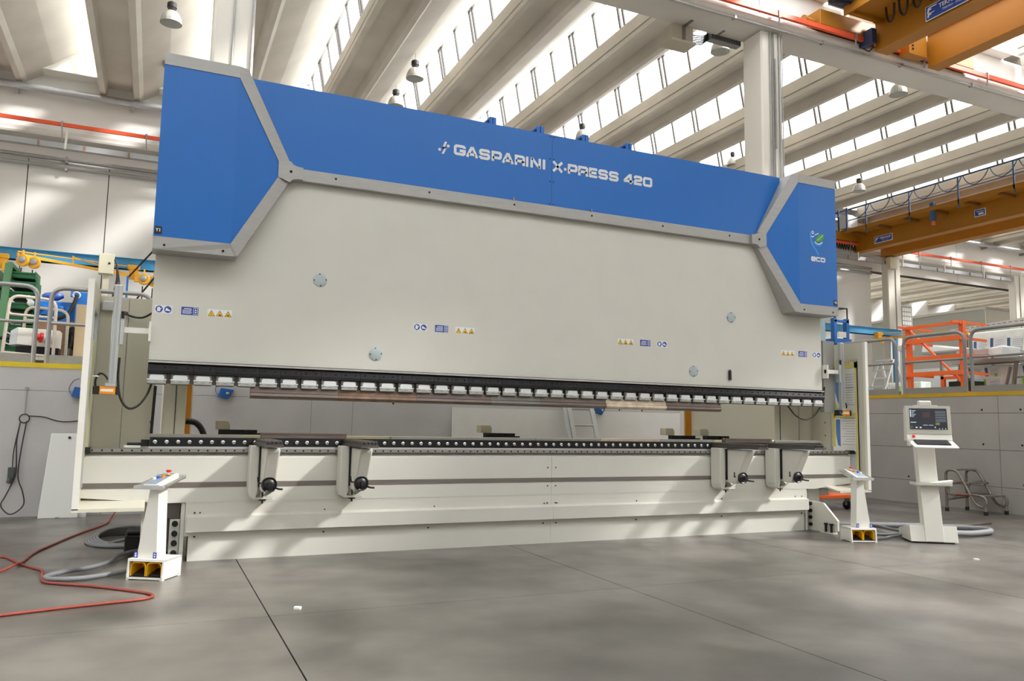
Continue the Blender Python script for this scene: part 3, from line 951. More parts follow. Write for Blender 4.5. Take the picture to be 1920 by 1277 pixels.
# end covers: flat outer face, slanted inner face, grey frame
def yslant(dx): return 6.8+max(0, 3.105-dx)*0.366
def cover(s):
    def P(dx, z, off=0.0, y=None): return (XC+s*dx, (yslant(dx) if y is None else y)-off, z)
    root = MB()
    out = [(3.69, 4.125), (3.105, 4.125), (3.035, 4.122), (2.635, 3.41), (2.64, 3.222), (3.045, 2.497), (3.105, 2.49), (3.69, 2.488)]
    f = [P(*p) for p in out]
    k = [P(p[0], p[1], 0, 7.032) for p in out]
    n = len(out)
    root.v = f+k
    root.f = [(0, 1, 6, 7), (1, 2, 3, 4, 5, 6)]+[(i, (i+1) % n, n+(i+1) % n, n+i) for i in range(n)]
    cv = root.build('end_cover', BRUSH, pb)
    def plate(pts, off, name, mt, th=0.006):
        mb = MB()
        a = [P(p[0], p[1], off) for p in pts]
        c = [P(p[0], p[1], off-th) for p in pts]
        nn = len(pts)
        mb.v = a+c
        mb.f = [tuple(range(nn)), tuple(range(nn, 2*nn))[::-1]]+[(i, (i+1) % nn, nn+(i+1) % nn, nn+i) for i in range(nn)]
        return mb.build(name, mt, cv)
    plate([(3.69, 4.025), (3.105, 4.025), (3.105, 2.592), (3.69, 2.592)], 0.002, 'front_panel', BLUE)
    plate([(3.105, 4.025), (2.735, 3.39), (2.735, 3.258), (3.105, 2.592)], 0.002, 'slanted_panel', BLUE)
    plate([(3.69, 4.125), (3.105, 4.125), (3.105, 4.025), (3.69, 4.025)], 0.008, 'top_frame', BRUSH, 0.01)
    plate([(3.105, 4.125), (3.035, 4.122), (2.635, 3.41), (2.735, 3.39), (3.105, 4.025)], 0.008, 'upper_frame_bar', BRUSH, 0.01)
    plate([(3.105, 2.592), (2.735, 3.258), (2.64, 3.222), (3.045, 2.497)], 0.008, 'lower_frame_bar', BRUSH, 0.01)
    bf = plate([(3.69, 2.592), (3.105, 2.592), (3.045, 2.497), (3.105, 2.488), (3.69, 2.488)], 0.008, 'bottom_frame', BRUSH, 0.01)
    h_ = MB()
    for dx in (3.605, 3.16):
        h_.cyl(P(dx, 2.525, 0.011), P(dx, 2.525, 0.0), 0.010, 10)
    h_.build('screws', DARK, bf, kind='stuff')
    nd = MB()
    pts = [(2.737, 3.39), (2.635, 3.41), (2.610, 3.384), (2.575, 3.371), (2.525, 3.367), (2.525, 3.259), (2.575, 3.258), (2.612, 3.248), (2.64, 3.222), (2.737, 3.258)]
    nd.prism([(XC+s*a, z) for a, z in pts], 'xz', 6.925, 7.03)
    nd = nd.build('node_plate', BRUSH, pb)
    MB().cyl((XC+s*2.63, 6.921, 3.318), (XC+s*2.63, 6.93, 3.318), 0.012, 12).build('screw', DARK, nd)
    MB().box(XC+s*3.655-0.027, XC+s*3.655+0.027, 6.794, 6.80, 2.612, 2.674).build('axis_label', BLACK, cv)
    textmesh('Y1' if s < 0 else 'Y2', 0.036, 'axis_text', WHITEST, cv, frontM(XC+s*3.655, 6.793, 2.643), bold=0.001)
    return cv
cl = cover(-1)
cr_ = cover(1)
# leaf figure emblem and lettering on the right cover
y = 6.797
eb = MB()
stroke(eb, [(6.884,3.45),(6.884,3.38),(6.90,3.32),(6.935,3.275),(6.975,3.235),(7.0,3.19)], 0.028, y-0.001, y+0.001)
stroke(eb, [(6.925,3.34),(6.955,3.315),(7.0,3.305),(7.04,3.315),(7.07,3.345)], 0.018, y-0.001, y+0.001)
eb.build('eco_figure', mat('emblem_blue', (46, 140, 226), 0.4), cr_)
eb = MB()
eb.prism([(6.955,3.352),(6.985,3.40),(7.02,3.435),(7.065,3.448),(7.10,3.443),(7.09,3.405),(7.07,3.372),(7.03,3.350),(6.99,3.345)], 'xz', y-0.001, y+0.001)
eb.build('eco_leaf', mat('emblem_green', (70, 160, 40), 0.4), cr_)
eb = MB()
eb.torus((6.918, y-0.001, 3.452), 0.015, 0.006, (0, 1, 0), 14, 6)
stroke(eb, [(6.895,3.405),(6.915,3.40),(6.94,3.41)], 0.012, y-0.002, y+0.001)
stroke(eb, [(6.95,3.425),(7.01,3.452)], 0.010, y-0.002, y+0.001)
stroke(eb, [(6.95,3.345),(6.98,3.325),(7.02,3.322),(7.07,3.352)], 0.010, y-0.002, y+0.001)
stroke(eb, [(6.99,3.365),(7.03,3.395),(7.08,3.437)], 0.006, y-0.002, y+0.001)
eb.build('eco_highlight', WHITEST, cr_)
for ch, a in (('e', 6.888), ('c', 6.962), ('0', 7.035)):
    letter(ch, a, a+0.070, 3.112, 0.052, y, LETTER, cr_, 0.016)

# side frames behind, with orange rear edge, and the guard boxes at both ends
for s in (-1, 1):
    a, c = XC+s*3.345, XC+s*3.53
    sf = MB().box(a, c, 7.5, 9.2, 0.0, 4.0).build('side_frame', CREAM2, pb, bevel=0.006)
    MB().box(XC+s*3.43-0.003, XC+s*3.43+0.003, 7.495, 7.5, 0.5, 3.9).build('frame_seam', JOINTM, sf)
    MB().box(XC+s*3.24, XC+s*3.345, 9.15, 9.25, 0.0, 2.2).build('rear_edge', mat('orange_edge', (214, 140, 24), 0.5), sf)
    MB().box(XC+s*3.225, XC+s*3.24, 9.16, 9.25, 0.0, 2.2).build('rear_edge_strip', WHITEP, sf)
    # leg below the table end
    MB().box(XC+s*3.46, XC+s*3.64, 7.10, 7.5, 0.0, 0.5).build('leg', CREAM, pb)
    MB().box(XC+s*3.355, XC+s*3.46, 7.12, 7.5, 0.33, 0.5).build('grey_block', GREYST, pb)
    MB().box(XC+s*3.32, XC+s*3.35, 7.0, 7.4, 0.0, 0.47).build('leg_rib', CREAM, pb)
# left flange with four bolts, and anchor gussets
def gusset(x, s, full):
    g = MB()
    if full:
        g.prism([(7.06, 0.0), (7.06, 0.332), (6.80, 0.322), (6.60, 0.145), (6.60, 0.03), (6.63, 0.03), (6.63, 0.0)], 'yz', x, x+0.03)
    else:
        g.box(x, x+0.075, 7.02, 7.06, 0.0, 0.332)
    g = g.build('anchor_gusset', CREAM, pb, bevel=0.003)
    for z in (0.30, 0.222, 0.146, 0.068):
        m_ = MB()
        if full: m_.cyl((x-0.022, 6.985, z), (x, 6.985, z), 0.021, 12)
        else: m_.cyl((x+0.038, 6.985, z), (x+0.038, 7.02, z), 0.023, 14)
        m_.build('bolt', BLACKST, g, smooth=40)
    if full:
        for yy in (6.66, 6.74):
            MB().cyl((x-0.03, yy, 0.01), (x-0.03, yy, 0.09), 0.014, 10).cyl((x-0.03, yy, 0.09), (x-0.03, yy, 0.108), 0.024, 6).build('anchor_bolt', BLACKST, g)
        MB().box(x-0.06, x, 6.60, 6.80, 0.0, 0.012).build('foot_plate', CREAM, g)
    else:
        MB().box(x+0.02, x+0.06, 6.98, 7.02, 0.0, 0.05).build('anchor_bolt', BLACKST, g)
gusset(6.99, 1, True)
gusset(0.172, -1, False)
def guard(s):
    xo, xi = XC+s*4.115, XC+s*4.075
    g = MB().box(xo, XC+s*4.072, 6.765, 6.80, 0.45, 2.205).build('side_guard', WHITEP, pb)
    # side panel with a window opening y 6.88..7.30, z 0.62..1.99
    m_ = MB()
    for y0, y1, z0, z1 in ((6.80, 6.88, 0.45, 2.205), (7.30, 7.66, 0.42, 2.205), (6.88, 7.30, 1.99, 2.205), (6.88, 7.30, 0.43, 0.62)):
        m_.box(xo-s*0.005, xi, y0, y1, z0, z1)
    m_.build('guard_panel', CREAM2, g)
    MB().ring([(6.865, 0.605), (7.315, 0.605), (7.315, 2.005), (6.865, 2.005)], [(6.89, 0.63), (7.29, 0.63), (7.29, 1.98), (6.89, 1.98)], 'yz', xi-s*0.01, xi+s*0.02).build('window_frame', ALU, g)
    MB().box(xi+s*0.008, xi+s*0.014, 6.89, 7.29, 0.63, 1.98).build('window_pane', CLEARP, g)
    MB().box(XC+s*3.60, xo, 7.62, 7.66, 0.42, 2.19).build('back_panel', CREAM2, g)
    MB().hexa([(min(XC+s*3.62, xo), 6.775, 0.435), (max(XC+s*3.62, xo), 6.775, 0.435), (max(XC+s*3.62, xo), 7.08, 0.498), (min(XC+s*3.62, xo), 7.08, 0.498)], [(min(XC+s*3.62, xo), 6.775, 0.452), (max(XC+s*3.62, xo), 6.775, 0.452), (max(XC+s*3.62, xo), 7.08, 0.515), (min(XC+s*3.62, xo), 7.08, 0.515)]).box(XC+s*3.62, xo, 6.765, 6.78, 0.432, 0.458).build('floor_panel', CREAM2, g)
    hh = MB()
    for i in range(9):
        z = 0.75+0.16*i
        hh.box(xi-s*0.001, xi+s*0.01, 7.40, 7.412, z, z+0.02)
    for x in (3.95, 3.88, 3.8):
        hh.cyl((XC+s*x, 7.0, 0.45), (XC+s*x, 7.0, 0.455), 0.006, 8)
    hh.build('rivets', DARK, g, kind='stuff')
    MB().box(XC+s*3.61, XC+s*3.612, 7.615, 7.62, 0.45, 2.18).box(XC+s*3.85, XC+s*3.853, 7.617, 7.62, 0.45, 2.18).build('panel_seam', JOINTM, g)
    return g
gl = guard(-1)
MB().box(XC-4.078, XC-4.068, 6.90, 7.28, 0.75, 1.75).build('masking_sheet', mat('yellowed_film', (206, 206, 160), 0.5, var=0.08, scale=8), gl)
gr = guard(1)
MB().box(XC-4.09, XC-4.06, 6.86, 6.88, 1.45, 1.60).tube([(XC-4.05, 6.88, 1.46), (XC-4.01, 6.89, 1.46), (XC-4.0, 6.94, 1.44)], 0.006, 6).build('door_handle', ALU, gl)
MB().box(XC-4.06, XC-3.95, 7.55, 7.615, 2.06, 2.14).build('terminal_box', GREYBOX, gl, bevel=0.006)
MB().tube(smoothpath([(XC-3.95, 7.58, 2.08), (XC-3.85, 7.57, 2.03), (XC-3.74, 7.5, 2.01), (XC-3.64, 7.4, 2.06)]), 0.009, 8).build('terminal_cable', RUBBER, gl)
# right window masked with paper and yellow tape, printed sheets behind it
xi = XC+4.071
TAPE = mat('masking_tape', (214, 204, 130), 0.6, var=0.06, scale=14)
pm = MB().box(xi-0.002, xi+0.006, 6.905, 7.275, 0.90, 1.93).build('masking_sheet', PAPER, gr)
tp = MB()
for y0, y1, z0, z1 in ((6.875, 6.925, 0.66, 1.97), (7.235, 7.29, 0.95, 1.97), (6.875, 7.29, 1.90, 1.98), (6.92, 7.25, 1.30, 1.36)):
    tp.box(xi-0.006, xi+0.002, y0, y1, z0, z1)
tp.build('tape', TAPE, gr)
pr = MB()
pr.prism([(7.225, 1.86), (7.16, 1.86), (7.16, 1.45), (7.19, 1.50), (7.225, 1.62)], 'yz', xi-0.004, xi)
pr.prism([(7.225, 1.28), (7.16, 1.28), (7.16, 0.95), (7.20, 0.97), (7.225, 1.1)], 'yz', xi-0.004, xi)
pr.build('print', mat('print_blue', (92, 132, 190), 0.6), gr)
pr = MB().prism([(7.235, 1.52), (7.19, 1.42), (7.16, 1.40), (7.235, 1.38)], 'yz', xi-0.004, xi).build('print', mat('print_green', (176, 206, 90), 0.6), gr)
ln = MB()
for z0 in (1.48, 0.98):
    for q in range(12):
        ln.box(xi-0.004, xi, 6.94, 7.13-0.03*(q % 3), z0+0.031*q, z0+0.031*q+0.004)
for z in (1.295, 1.455, 1.66):
    ln.box(xi-0.005, xi, 6.93, 7.16, z, z+0.005)
ln.build('print', mat('print_grey', (120, 130, 160), 0.6), gr)

# light-sensor arms at both ends of the ram
def sensor(s, y):
    xp = XC+s*3.915
    p_ = MB().box(xp-0.03, xp+0.03, y-0.025, y+0.025, 1.41, 2.20).build('sensor_arm', ALU, pb, bevel=0.004)
    MB().box(xp-0.008, xp+0.008, y-0.028, y-0.024, 1.42, 2.19).box(xp-0.024, xp-0.02, y-0.028, y-0.024, 1.42, 2.19).build('post_groove', GALVDUCT, p_)
    MB().box(XC+s*3.66, XC+s*3.665+s*0.012, y-0.03, y+0.05, 1.76, 1.92).box(min(XC+s*3.66, xp), max(XC+s*3.66, xp), y-0.01, y+0.02, 1.82, 1.865).build('bracket', WHITEP, p_)
    xb = xp-s*0.045
    MB().box(xb-0.014, xb+0.014, y-0.03, y+0.03, 1.72, 1.96).build('slide_block', ALU, p_, bevel=0.003)
    MB().tube([(xb, y-0.04, 1.95), (xb, y-0.04, 1.985), (xb-s*0.028, y-0.05, 1.98), (xb-s*0.04, y-0.05, 1.945)], 0.006, 8).cyl((xb, y-0.03, 1.93), (xb, y-0.03, 1.975), 0.012, 10).build('clamp_lever', BLACK, p_)
    MB().box(xp-0.045, xp+0.03, y-0.04, y+0.04, 1.385, 1.412).build('head_plate', ALU, p_)
    xh = xp-0.025 if s < 0 else xp+0.03
    hd = MB().box(xh-0.06, xh+0.055, y-0.035, y+0.035, 1.325, 1.385).build('sensor_head', AMBER, p_, bevel=0.003)
    for q in (-1, 1):
        a = xh+(-0.105 if q < 0 else 0.055)
        wq = 0.045 if q < 0 else 0.025
        if s > 0 and q < 0: a, wq = xh-0.12, 0.06
        MB().box(a, a+wq, y-0.037, y+0.037, 1.322, 1.388).build('head_cap', BLACK, hd, bevel=0.004)
    MB().box(xh-0.05, xh+0.04, y-0.0365, y-0.034, 1.345, 1.365).build('head_label', PAPER, hd)
    if s > 0:
        MB().cyl((xh-0.10, y-0.041, 1.358), (xh-0.10, y-0.03, 1.358), 0.014, 12).build('lens', mat('lens_blue', (60, 100, 150), 0.1), hd)
        MB().cyl((xh-0.072, y-0.041, 1.345), (xh-0.072, y-0.03, 1.345), 0.007, 10).build('lamp_dot', WHITEST, hd)
    return p_
sl = sensor(-1, 6.98)
sr = sensor(1, 6.98)
MB().tube(smoothpath([(XC-4.03, 6.98, 1.385), (XC-4.03, 6.97, 1.44), (XC-4.005, 6.97, 1.485), (XC-3.97, 6.96, 1.475), (XC-3.945, 6.96, 1.44)]), 0.008, 8).build('sensor_cable', RUBBER, sl)
MB().tube(smoothpath([(XC-3.875, 7.0, 1.62), (XC-3.875, 7.0, 1.45), (XC-3.85, 7.0, 1.30), (XC-3.79, 7.0, 1.22), (XC-3.72, 7.02, 1.24), (XC-3.66, 7.05, 1.33), (XC-3.63, 7.1, 1.43)]), 0.009, 8).build('sensor_cable', RUBBER, sl)
MB().tube([(XC-3.60, 7.45, 1.42), (XC-3.61, 7.46, 0.98)], 0.012, 8).box(XC-3.625, XC-3.595, 7.44, 7.47, 1.10, 1.12).build('sensor_cable', RUBBER, pb)
MB().tube(smoothpath([(XC+3.96, 6.98, 1.385), (XC+3.975, 6.97, 1.43), (XC+3.96, 6.97, 1.47), (XC+3.94, 6.97, 1.47)]), 0.008, 8).build('sensor_cable', RUBBER, sr)
MB().tube(smoothpath([(XC+3.16, 7.08, 1.42), (XC+3.25, 7.05, 1.31), (XC+3.37, 7.03, 1.265), (XC+3.50, 7.03, 1.30), (XC+3.60, 7.03, 1.40), (XC+3.665, 7.03, 1.52), (XC+3.69, 7.03, 1.66)]), 0.009, 8).build('sensor_cable', RUBBER, sr)
MB().box(XC+3.70, XC+3.88, 7.05, 7.12, 1.36, 2.22).build('rail_cover', mat('grey_cover', (150, 148, 142), 0.5), pb)
MB().box(XC+3.70, XC+3.84, 7.14, 7.16, 2.10, 2.49).build('light_panel', mat('pale_blue_panel', (168, 196, 206), 0.3), pb)
MB().box(XC+3.67, XC+3.69, 7.10, 7.14, 1.9, 2.49).build('light_panel_edge', WHITEP, pb)

# back gauge carriages seen through the gap
def gauge(x, y, yaw_):
    g = MB().prism([(x, 1.05), (x+0.13, 1.05), (x+0.13, 1.10), (x+0.11, 1.135), (x, 1.135)], 'xz', y, y+0.12).build('back_gauge', BEIGE, pb, bevel=0.004)
    MB().box(x+0.02, x+0.36, y-0.10, y-0.02, 1.0, 1.05).box(x+0.20, x+0.40, y-0.14, y-0.06, 0.99, 1.02).box(x+0.24, x+0.33, y-0.14, y-0.04, 1.02, 1.045).build('gauge_finger', BLACKST, g)
    MB().box(x-0.05, x+0.42, y-0.03, y+0.05, 0.955, 1.0).build('gauge_beam', ALU, g)
gauge(0.54, 7.9, 0)
gauge(3.22, 7.9, 0)
gauge(5.62, 7.9, 0)
gauge(6.13, 7.9, 0)
MB().box(XC-3.3, XC+3.3, 7.3, 7.6, 0.80, 1.008).build('rear_cover', mat('olive_cover', (176, 168, 130), 0.5), pb)

# ------------------------------------------------------------------ punches and dies (tools rest in the machine)
PUNCH = [(7.02, 1.425), (7.055, 1.425), (7.06, 1.36), (7.05, 1.335), (7.03, 1.325), (7.005, 1.335), (6.995, 1.35), (7.0, 1.372), (7.012, 1.38)]
RUST = mat('rusty_tool_steel', (120, 98, 82), 0.5, 0.4, var=0.35, scale=9)
PALE = mat('pale_worn_steel', (206, 190, 168), 0.45, 0.3, var=0.2, scale=14)
GREYT = mat('grey_tool_steel', (118, 114, 110), 0.4, 0.5, var=0.1, scale=8)
plist = [(0.736, 1.482, TOOL, 'plain brown steel punch hanging at the left end of the row'), (1.482, 2.21, RUST, 'rust stained steel punch, second from the left in the row'),
         (2.21, 2.957, TOOL, 'plain brown steel punch between the rusty one and the grey one'), (2.957, 3.489, GREYT, 'grey steel punch hanging near the middle of the ram'),
         (3.489, 4.246, TOOL, 'plain brown steel punch between the grey one and the pale flaked one'), (4.246, 4.993, PALE, 'pale flaked steel punch, second from the right in the row'),
         (4.993, 5.725, TOOL, 'brown steel punch at the right end of the row, chamfer showing')]
for i, (a, c, mt, lb) in enumerate(plist):
    o = MB().prism(PUNCH, 'yz', a+0.001, c-0.001).build('punch', mt, None, smooth=30)
    tag(o, lb, 'punch', 'punches hanging under the ram')
dl = [(-0.02, 0.69, 1.018, STEEL, 'low grooved steel die at the left end of the table'), (0.846, 1.576, 1.038, TOOL, 'plain tall steel die between the first two support arms'),
      (1.985, 2.72, 1.015, STEEL, 'grooved steel die just right of the second support arm'), (2.725, 3.45, 1.015, STEEL, 'grooved steel die left of the middle seam on the table'),
      (3.455, 4.19, 1.015, STEEL, 'grooved steel die right of the middle seam on the table'), (4.195, 4.92, 1.018, PALE, 'pale worn steel die behind the bolts, right of middle'),
      (4.925, 5.645, 1.018, BRIGHT, 'shiny steel die ending left of the third support arm'), (5.80, 6.45, 1.035, TOOL, 'plain steel die behind the third support arm'),
      (6.51, 7.20, 1.018, BRIGHT, 'shiny grooved steel die at the right end of the table')]
for a, c, z, mt, lb in dl:
    o = MB().prism([(7.03, 0.992), (7.03, z-0.012), (7.024, z-0.012), (7.024, z), (7.052, z), (7.06, z-0.012), (7.068, z), (7.095, z), (7.095, 0.992)], 'yz', a, c).build('die', mt, None)
    tag(o, lb, 'die', 'dies on the table')

# ------------------------------------------------------------------ front support arms
def make_arm(x0):
    t_ = thing('support_arm', 'x', 'support arm', (x0, 6.97, 0.49), group='front support arms on the rail')
    def X(a): return x0+a
    pts = [(X(0), 0.94), (X(0), 0.55)]
    ca = MB().prism([(X(0.0), 0.935), (X(0.0), 0.56), (X(0.012), 0.52), (X(0.04), 0.497), (X(0.20), 0.497), (X(0.20), 0.515), (X(0.06), 0.515), (X(0.075), 0.55), (X(0.075), 0.935)], 'xz', 6.80, 6.96)
    ca = ca.build('carriage', CREAM, t_, bevel=0.012, seg=2)
    MB().box(X(0.07), X(0.20), 6.93, 6.96, 0.51, 0.93).build('back_plate', CREAM, ca)
    MB().prism([(X(0.20), 0.515), (X(0.20), 0.56), (X(0.13), 0.515)], 'xz', 6.80, 6.82).prism([(6.93, 0.515), (6.93, 0.60), (6.81, 0.515)], 'yz', X(0.192), X(0.20)).build('gusset', CREAM, ca)
    MB().box(X(0.076), X(0.082), 6.78, 6.92, 0.60, 0.93).build('gap_strip', BLACK, ca)
    bd_ = MB().prism([(6.93, 0.585), (6.93, 0.925), (6.47, 0.925), (6.48, 0.895), (6.655, 0.575), (6.70, 0.565)], 'yz', X(0.085), X(0.193)).build('gusset_body', CREAM, t_, bevel=0.014, seg=2)
    hubc = (X(0.135), 6.62, 0.632)
    w_ = MB().lathe([(0.012, 0.0), (0.03, 0.0), (0.045, 0.012), (0.057, 0.004), (0.062, 0.010), (0.062, 0.024), (0.055, 0.03), (0.018, 0.022), (0.018, -0.045)], (hubc[0], 6.585, hubc[2]), 24, (0, 1, 0)).build('handwheel', BLACK, t_, smooth=40)
    MB().cyl((X(0.135), 6.58, 0.632), (X(0.135), 6.588, 0.632), 0.009, 12).build('hub_cap', BRIGHT, w_)
    MB().tube([(X(0.185), 6.59, 0.605), (X(0.205), 6.555, 0.600), (X(0.235), 6.55, 0.598)], 0.008, 8).build('crank_knob', BLACK, w_)
    MB().box(X(0.10), X(0.17), 6.62, 6.70, 0.60, 0.67).build('gear_box', BLACK, w_)
    MB().tube([(X(0.085), 6.66, 0.64), (X(0.065), 6.655, 0.64), (X(0.055), 6.64, 0.665)], 0.006, 6).cyl((X(0.055), 6.64, 0.655), (X(0.05), 6.635, 0.69), 0.006, 8).build('lock_lever', BLACK, t_)
    MB().cyl((X(0.12), 6.86, 0.46), (X(0.12), 6.86, 0.57), 0.008, 8).cyl((X(0.12), 6.86, 0.483), (X(0.12), 6.86, 0.49), 0.03, 8).build('adjusting_screw', BLACK, t_)
    tp_ = MB().prism([(X(0.045), 0.937), (X(0.185), 0.937), (X(0.185), 0.958), (X(0.175), 0.962), (X(0.175), 0.985), (X(0.055), 0.985), (X(0.055), 0.962), (X(0.045), 0.958)], 'xz', 6.27, 7.0).build('support_bar', BARM, t_)
    g = MB()
    for q in (0.075, 0.105, 0.135, 0.165):
        g.box(X(q-0.004), X(q+0.004), 6.268, 7.0, 0.984, 0.991)
    g.build('brush_rows', GREYST, tp_)
    g = MB()
    for q in (0.07, 0.10, 0.13, 0.16):
        g.cyl((X(q), 6.262, 0.974), (X(q), 6.275, 0.974), 0.009, 8)
    g.build('t_slots', DARK, tp_)
    return t_
ar = make_arm(0.74)
ar['label'] = 'cream sheet support arm with black handwheel, leftmost of four on the rail'
dup_tree(ar, (1.485, 6.97, 0.49), label='cream sheet support arm with black handwheel, second from left on the rail')
dup_tree(ar, (5.535, 6.97, 0.49), label='cream sheet support arm with black handwheel, third from left on the rail')
dup_tree(ar, (6.295, 6.97, 0.49), label='cream sheet support arm with black handwheel, rightmost of four on the rail')
# ------------------------------------------------------------------ foot pedal stations
def pedal_station(name, label, loc, deg, mir, group):
    t_ = thing('pedal_station', label, 'control stand', loc, math.radians(deg), group=group, local=True)
    def mx(x): return x if not mir else 0.274-x
    def bx(mb, x0, x1, *r): return mb.box(mx(x0), mx(x1), *r)
    W_ = 0.274
    m_ = MB()
    for a, c in ((0.0, 0.012), (W_-0.012, W_)):
        m_.prism([(0.0, 0.012), (0.012, 0.142), (0.25, 0.142), (0.25, 0.0), (0.21, 0.0), (0.20, 0.012)], 'yz', mx(a), mx(c))
    m_.prism([(0.010, 0.128), (0.012, 0.145), (0.25, 0.145), (0.25, 0.128)], 'yz', 0.0, W_)
    bx(m_, 0, W_, 0.0, 0.25, 0.006, 0.018)
    bx(m_, 0, W_, 0.238, 0.25, 0.0, 0.145)
    bx(m_, 0.0, 0.02, 0.0, 0.03, 0, 0.01)
    bx(m_, W_-0.02, W_, 0.0, 0.03, 0, 0.01)
    m_.build('pedal_box', WHITEP, t_)
    bx(MB(), 0.012, W_-0.012, 0.015, 0.235, 0.018, 0.024).build('box_floor', DARK, t_)
    for i in range(2):
        a = 0.018+0.121*i
        c = a+0.115
        outer = [(a, 0.02), (a, 0.096), (a+0.008, 0.113), (a+0.024, 0.122), (c-0.024, 0.122), (c-0.008, 0.113), (c, 0.096), (c, 0.02)]
        inner = [(a+0.006, 0.02), (a+0.006, 0.094), (a+0.013, 0.108), (a+0.026, 0.116), (c-0.026, 0.116), (c-0.013, 0.108), (c-0.006, 0.094), (c-0.006, 0.02)]
        hd = MB()
        n = 8
        for q in range(n-1):
            for (o1, o2, i1, i2) in ((outer[q], outer[q+1], inner[q], inner[q+1]),):
                hd.hexa([(o1[0], 0.02, o1[1]), (o2[0], 0.02, o2[1]), (i2[0], 0.02, i2[1]), (i1[0], 0.02, i1[1])],
                        [(o1[0], 0.16, o1[1]), (o2[0], 0.16, o2[1]), (i2[0], 0.16, i2[1]), (i1[0], 0.16, i1[1])])
        hd = hd.build('pedal_hood', YELLOWP, t_)
        MB().box(a, c, 0.155, 0.16, 0.02, 0.12).build('hood_back', YELLOWP, hd)
        MB().hexa([(a+0.015, 0.03, 0.026), (c-0.015, 0.03, 0.026), (c-0.015, 0.15, 0.05), (a+0.015, 0.15, 0.05)],
                  [(a+0.015, 0.03, 0.036), (c-0.015, 0.03, 0.036), (c-0.015, 0.15, 0.062), (a+0.015, 0.15, 0.062)]).build('pedal', BLACK, hd)
    b0, b1, t0, t1 = 0.038, 0.194, 0.113, 0.176
    MB().hexa([(mx(b0), 0.05, 0.145), (mx(b1), 0.05, 0.145), (mx(b1), 0.17, 0.145), (mx(b0), 0.17, 0.145)],
              [(mx(t0), 0.05, 0.66), (mx(t1), 0.05, 0.66), (mx(t1), 0.17, 0.68), (mx(t0), 0.17, 0.68)]).build('column', WHITEP, t_, bevel=0.003)
    for i, x in enumerate((0.035, 0.180)):
        st = MB().box(mx(x)-0.0135, mx(x)+0.0135, 0.046, 0.0492, 0.146, 0.188).build('arrow_sticker', BLUEST, t_)
        g = MB()
        cx = mx(x)
        if i == 0 and not mir:
            g.prism([(cx-0.009, 0.163), (cx+0.009, 0.163), (cx, 0.150)], 'xz', 0.0445, 0.047).box(cx-0.003, cx+0.003, 0.0445, 0.047, 0.163, 0.184).prism([(cx-0.008, 0.174), (cx+0.008, 0.174), (cx, 0.184)], 'xz', 0.0445, 0.047)
        else:
            g.prism([(cx-0.008, 0.171), (cx+0.008, 0.171), (cx, 0.183)], 'xz', 0.0445, 0.047).prism([(cx-0.008, 0.163), (cx+0.008, 0.163), (cx, 0.151)], 'xz', 0.0445, 0.047)
        g.build('arrow_print', WHITEST, st)
    # handle tray: two tubes between end plates, button panel between them
    za, zb_ = 0.655, 0.715
    x0, x1 = 0.030, 0.258
    def tray(y): return za+(zb_-za)*(y+0.02)/0.29
    MB().prism([(p[0], p[1]) for p in rrect(mx(x1) if mir else x0, mx(x0) if mir else x1, za-0.018, za+0.010, 0.012)], 'xz', -0.03, -0.016).build('end_plate', ALU, t_)
    for hx in (x0+0.185*0.08, x1-0.012):
        MB().tube([(mx(hx), -0.02, tray(-0.02)-0.004), (mx(hx), 0.27, tray(0.27)-0.004)], 0.012, 10).build('handle_tube', BRIGHT, t_, smooth=40)
    MB().box(x0 if not mir else mx(x1), x1 if not mir else mx(x0), 0.262, 0.272, zb_-0.016, zb_+0.012).build('end_plate', ALU, t_)
    px0, px1 = mx(0.085), mx(0.205)
    pl = MB().hexa([(px0, 0.0, tray(0)-0.02), (px1, 0.0, tray(0)-0.02), (px1, 0.262, tray(.262)-0.02), (px0, 0.262, tray(.262)-0.02)],
                   [(px0, 0.0, tray(0)+0.010), (px1, 0.0, tray(0)+0.010), (px1, 0.262, tray(.262)+0.022), (px0, 0.262, tray(.262)+0.022)]).build('button_panel', WHITEP, t_)
    qx0, qx1 = mx(0.085), mx(0.175)
    MB().hexa([(qx0, 0.01, tray(0.01)+0.010), (qx1, 0.01, tray(0.01)+0.010), (qx1, 0.255, tray(.255)+0.021), (qx0, 0.255, tray(.255)+0.021)],
              [(qx0, 0.01, tray(0.01)+0.013), (qx1, 0.01, tray(0.01)+0.013), (qx1, 0.255, tray(.255)+0.024), (qx0, 0.255, tray(.255)+0.024)]).build('panel_face', mat('panel_blue_grey', (132, 142, 154), 0.4), pl)
    yb = 0.215
    MB().cyl((mx(0.15), yb, tray(yb)+0.02), (mx(0.15), yb, tray(yb)+0.045), 0.010, 12).build('button_stem', GREYBOX, pl)
    MB().lathe([(0.014, 0), (0.019, 0.006), (0.020, 0.014), (0.014, 0.018)], (mx(0.15), yb, tray(yb)+0.042), 16).build('emergency_button', RED, pl, smooth=50)
    MB().box(mx(0.125), mx(0.175), yb-0.022, yb+0.022, tray(yb)+0.022, tray(yb)+0.026).build('button_label', YELST, pl)
    for bxx, yy, mt in ((0.14, 0.16, AMBER), (0.115, 0.14, mat('button_blue', (40, 90, 190), 0.3)), (0.10, 0.11, WHITEST)):
        MB().cyl((mx(bxx), yy, tray(yy)+0.016), (mx(bxx), yy, tray(yy)+0.034), 0.012, 12).build('push_button', mt, pl)
    return t_
pedal_station('a', 'white foot pedal station with tall column in front of the left end of the machine', (-0.110, 6.347, 0), -31, False, 'foot pedal stations')
pedal_station('b', 'white foot pedal station standing by the anchor foot at the right end of the machine', (6.626, 6.076, 0), -20, True, 'foot pedal stations')

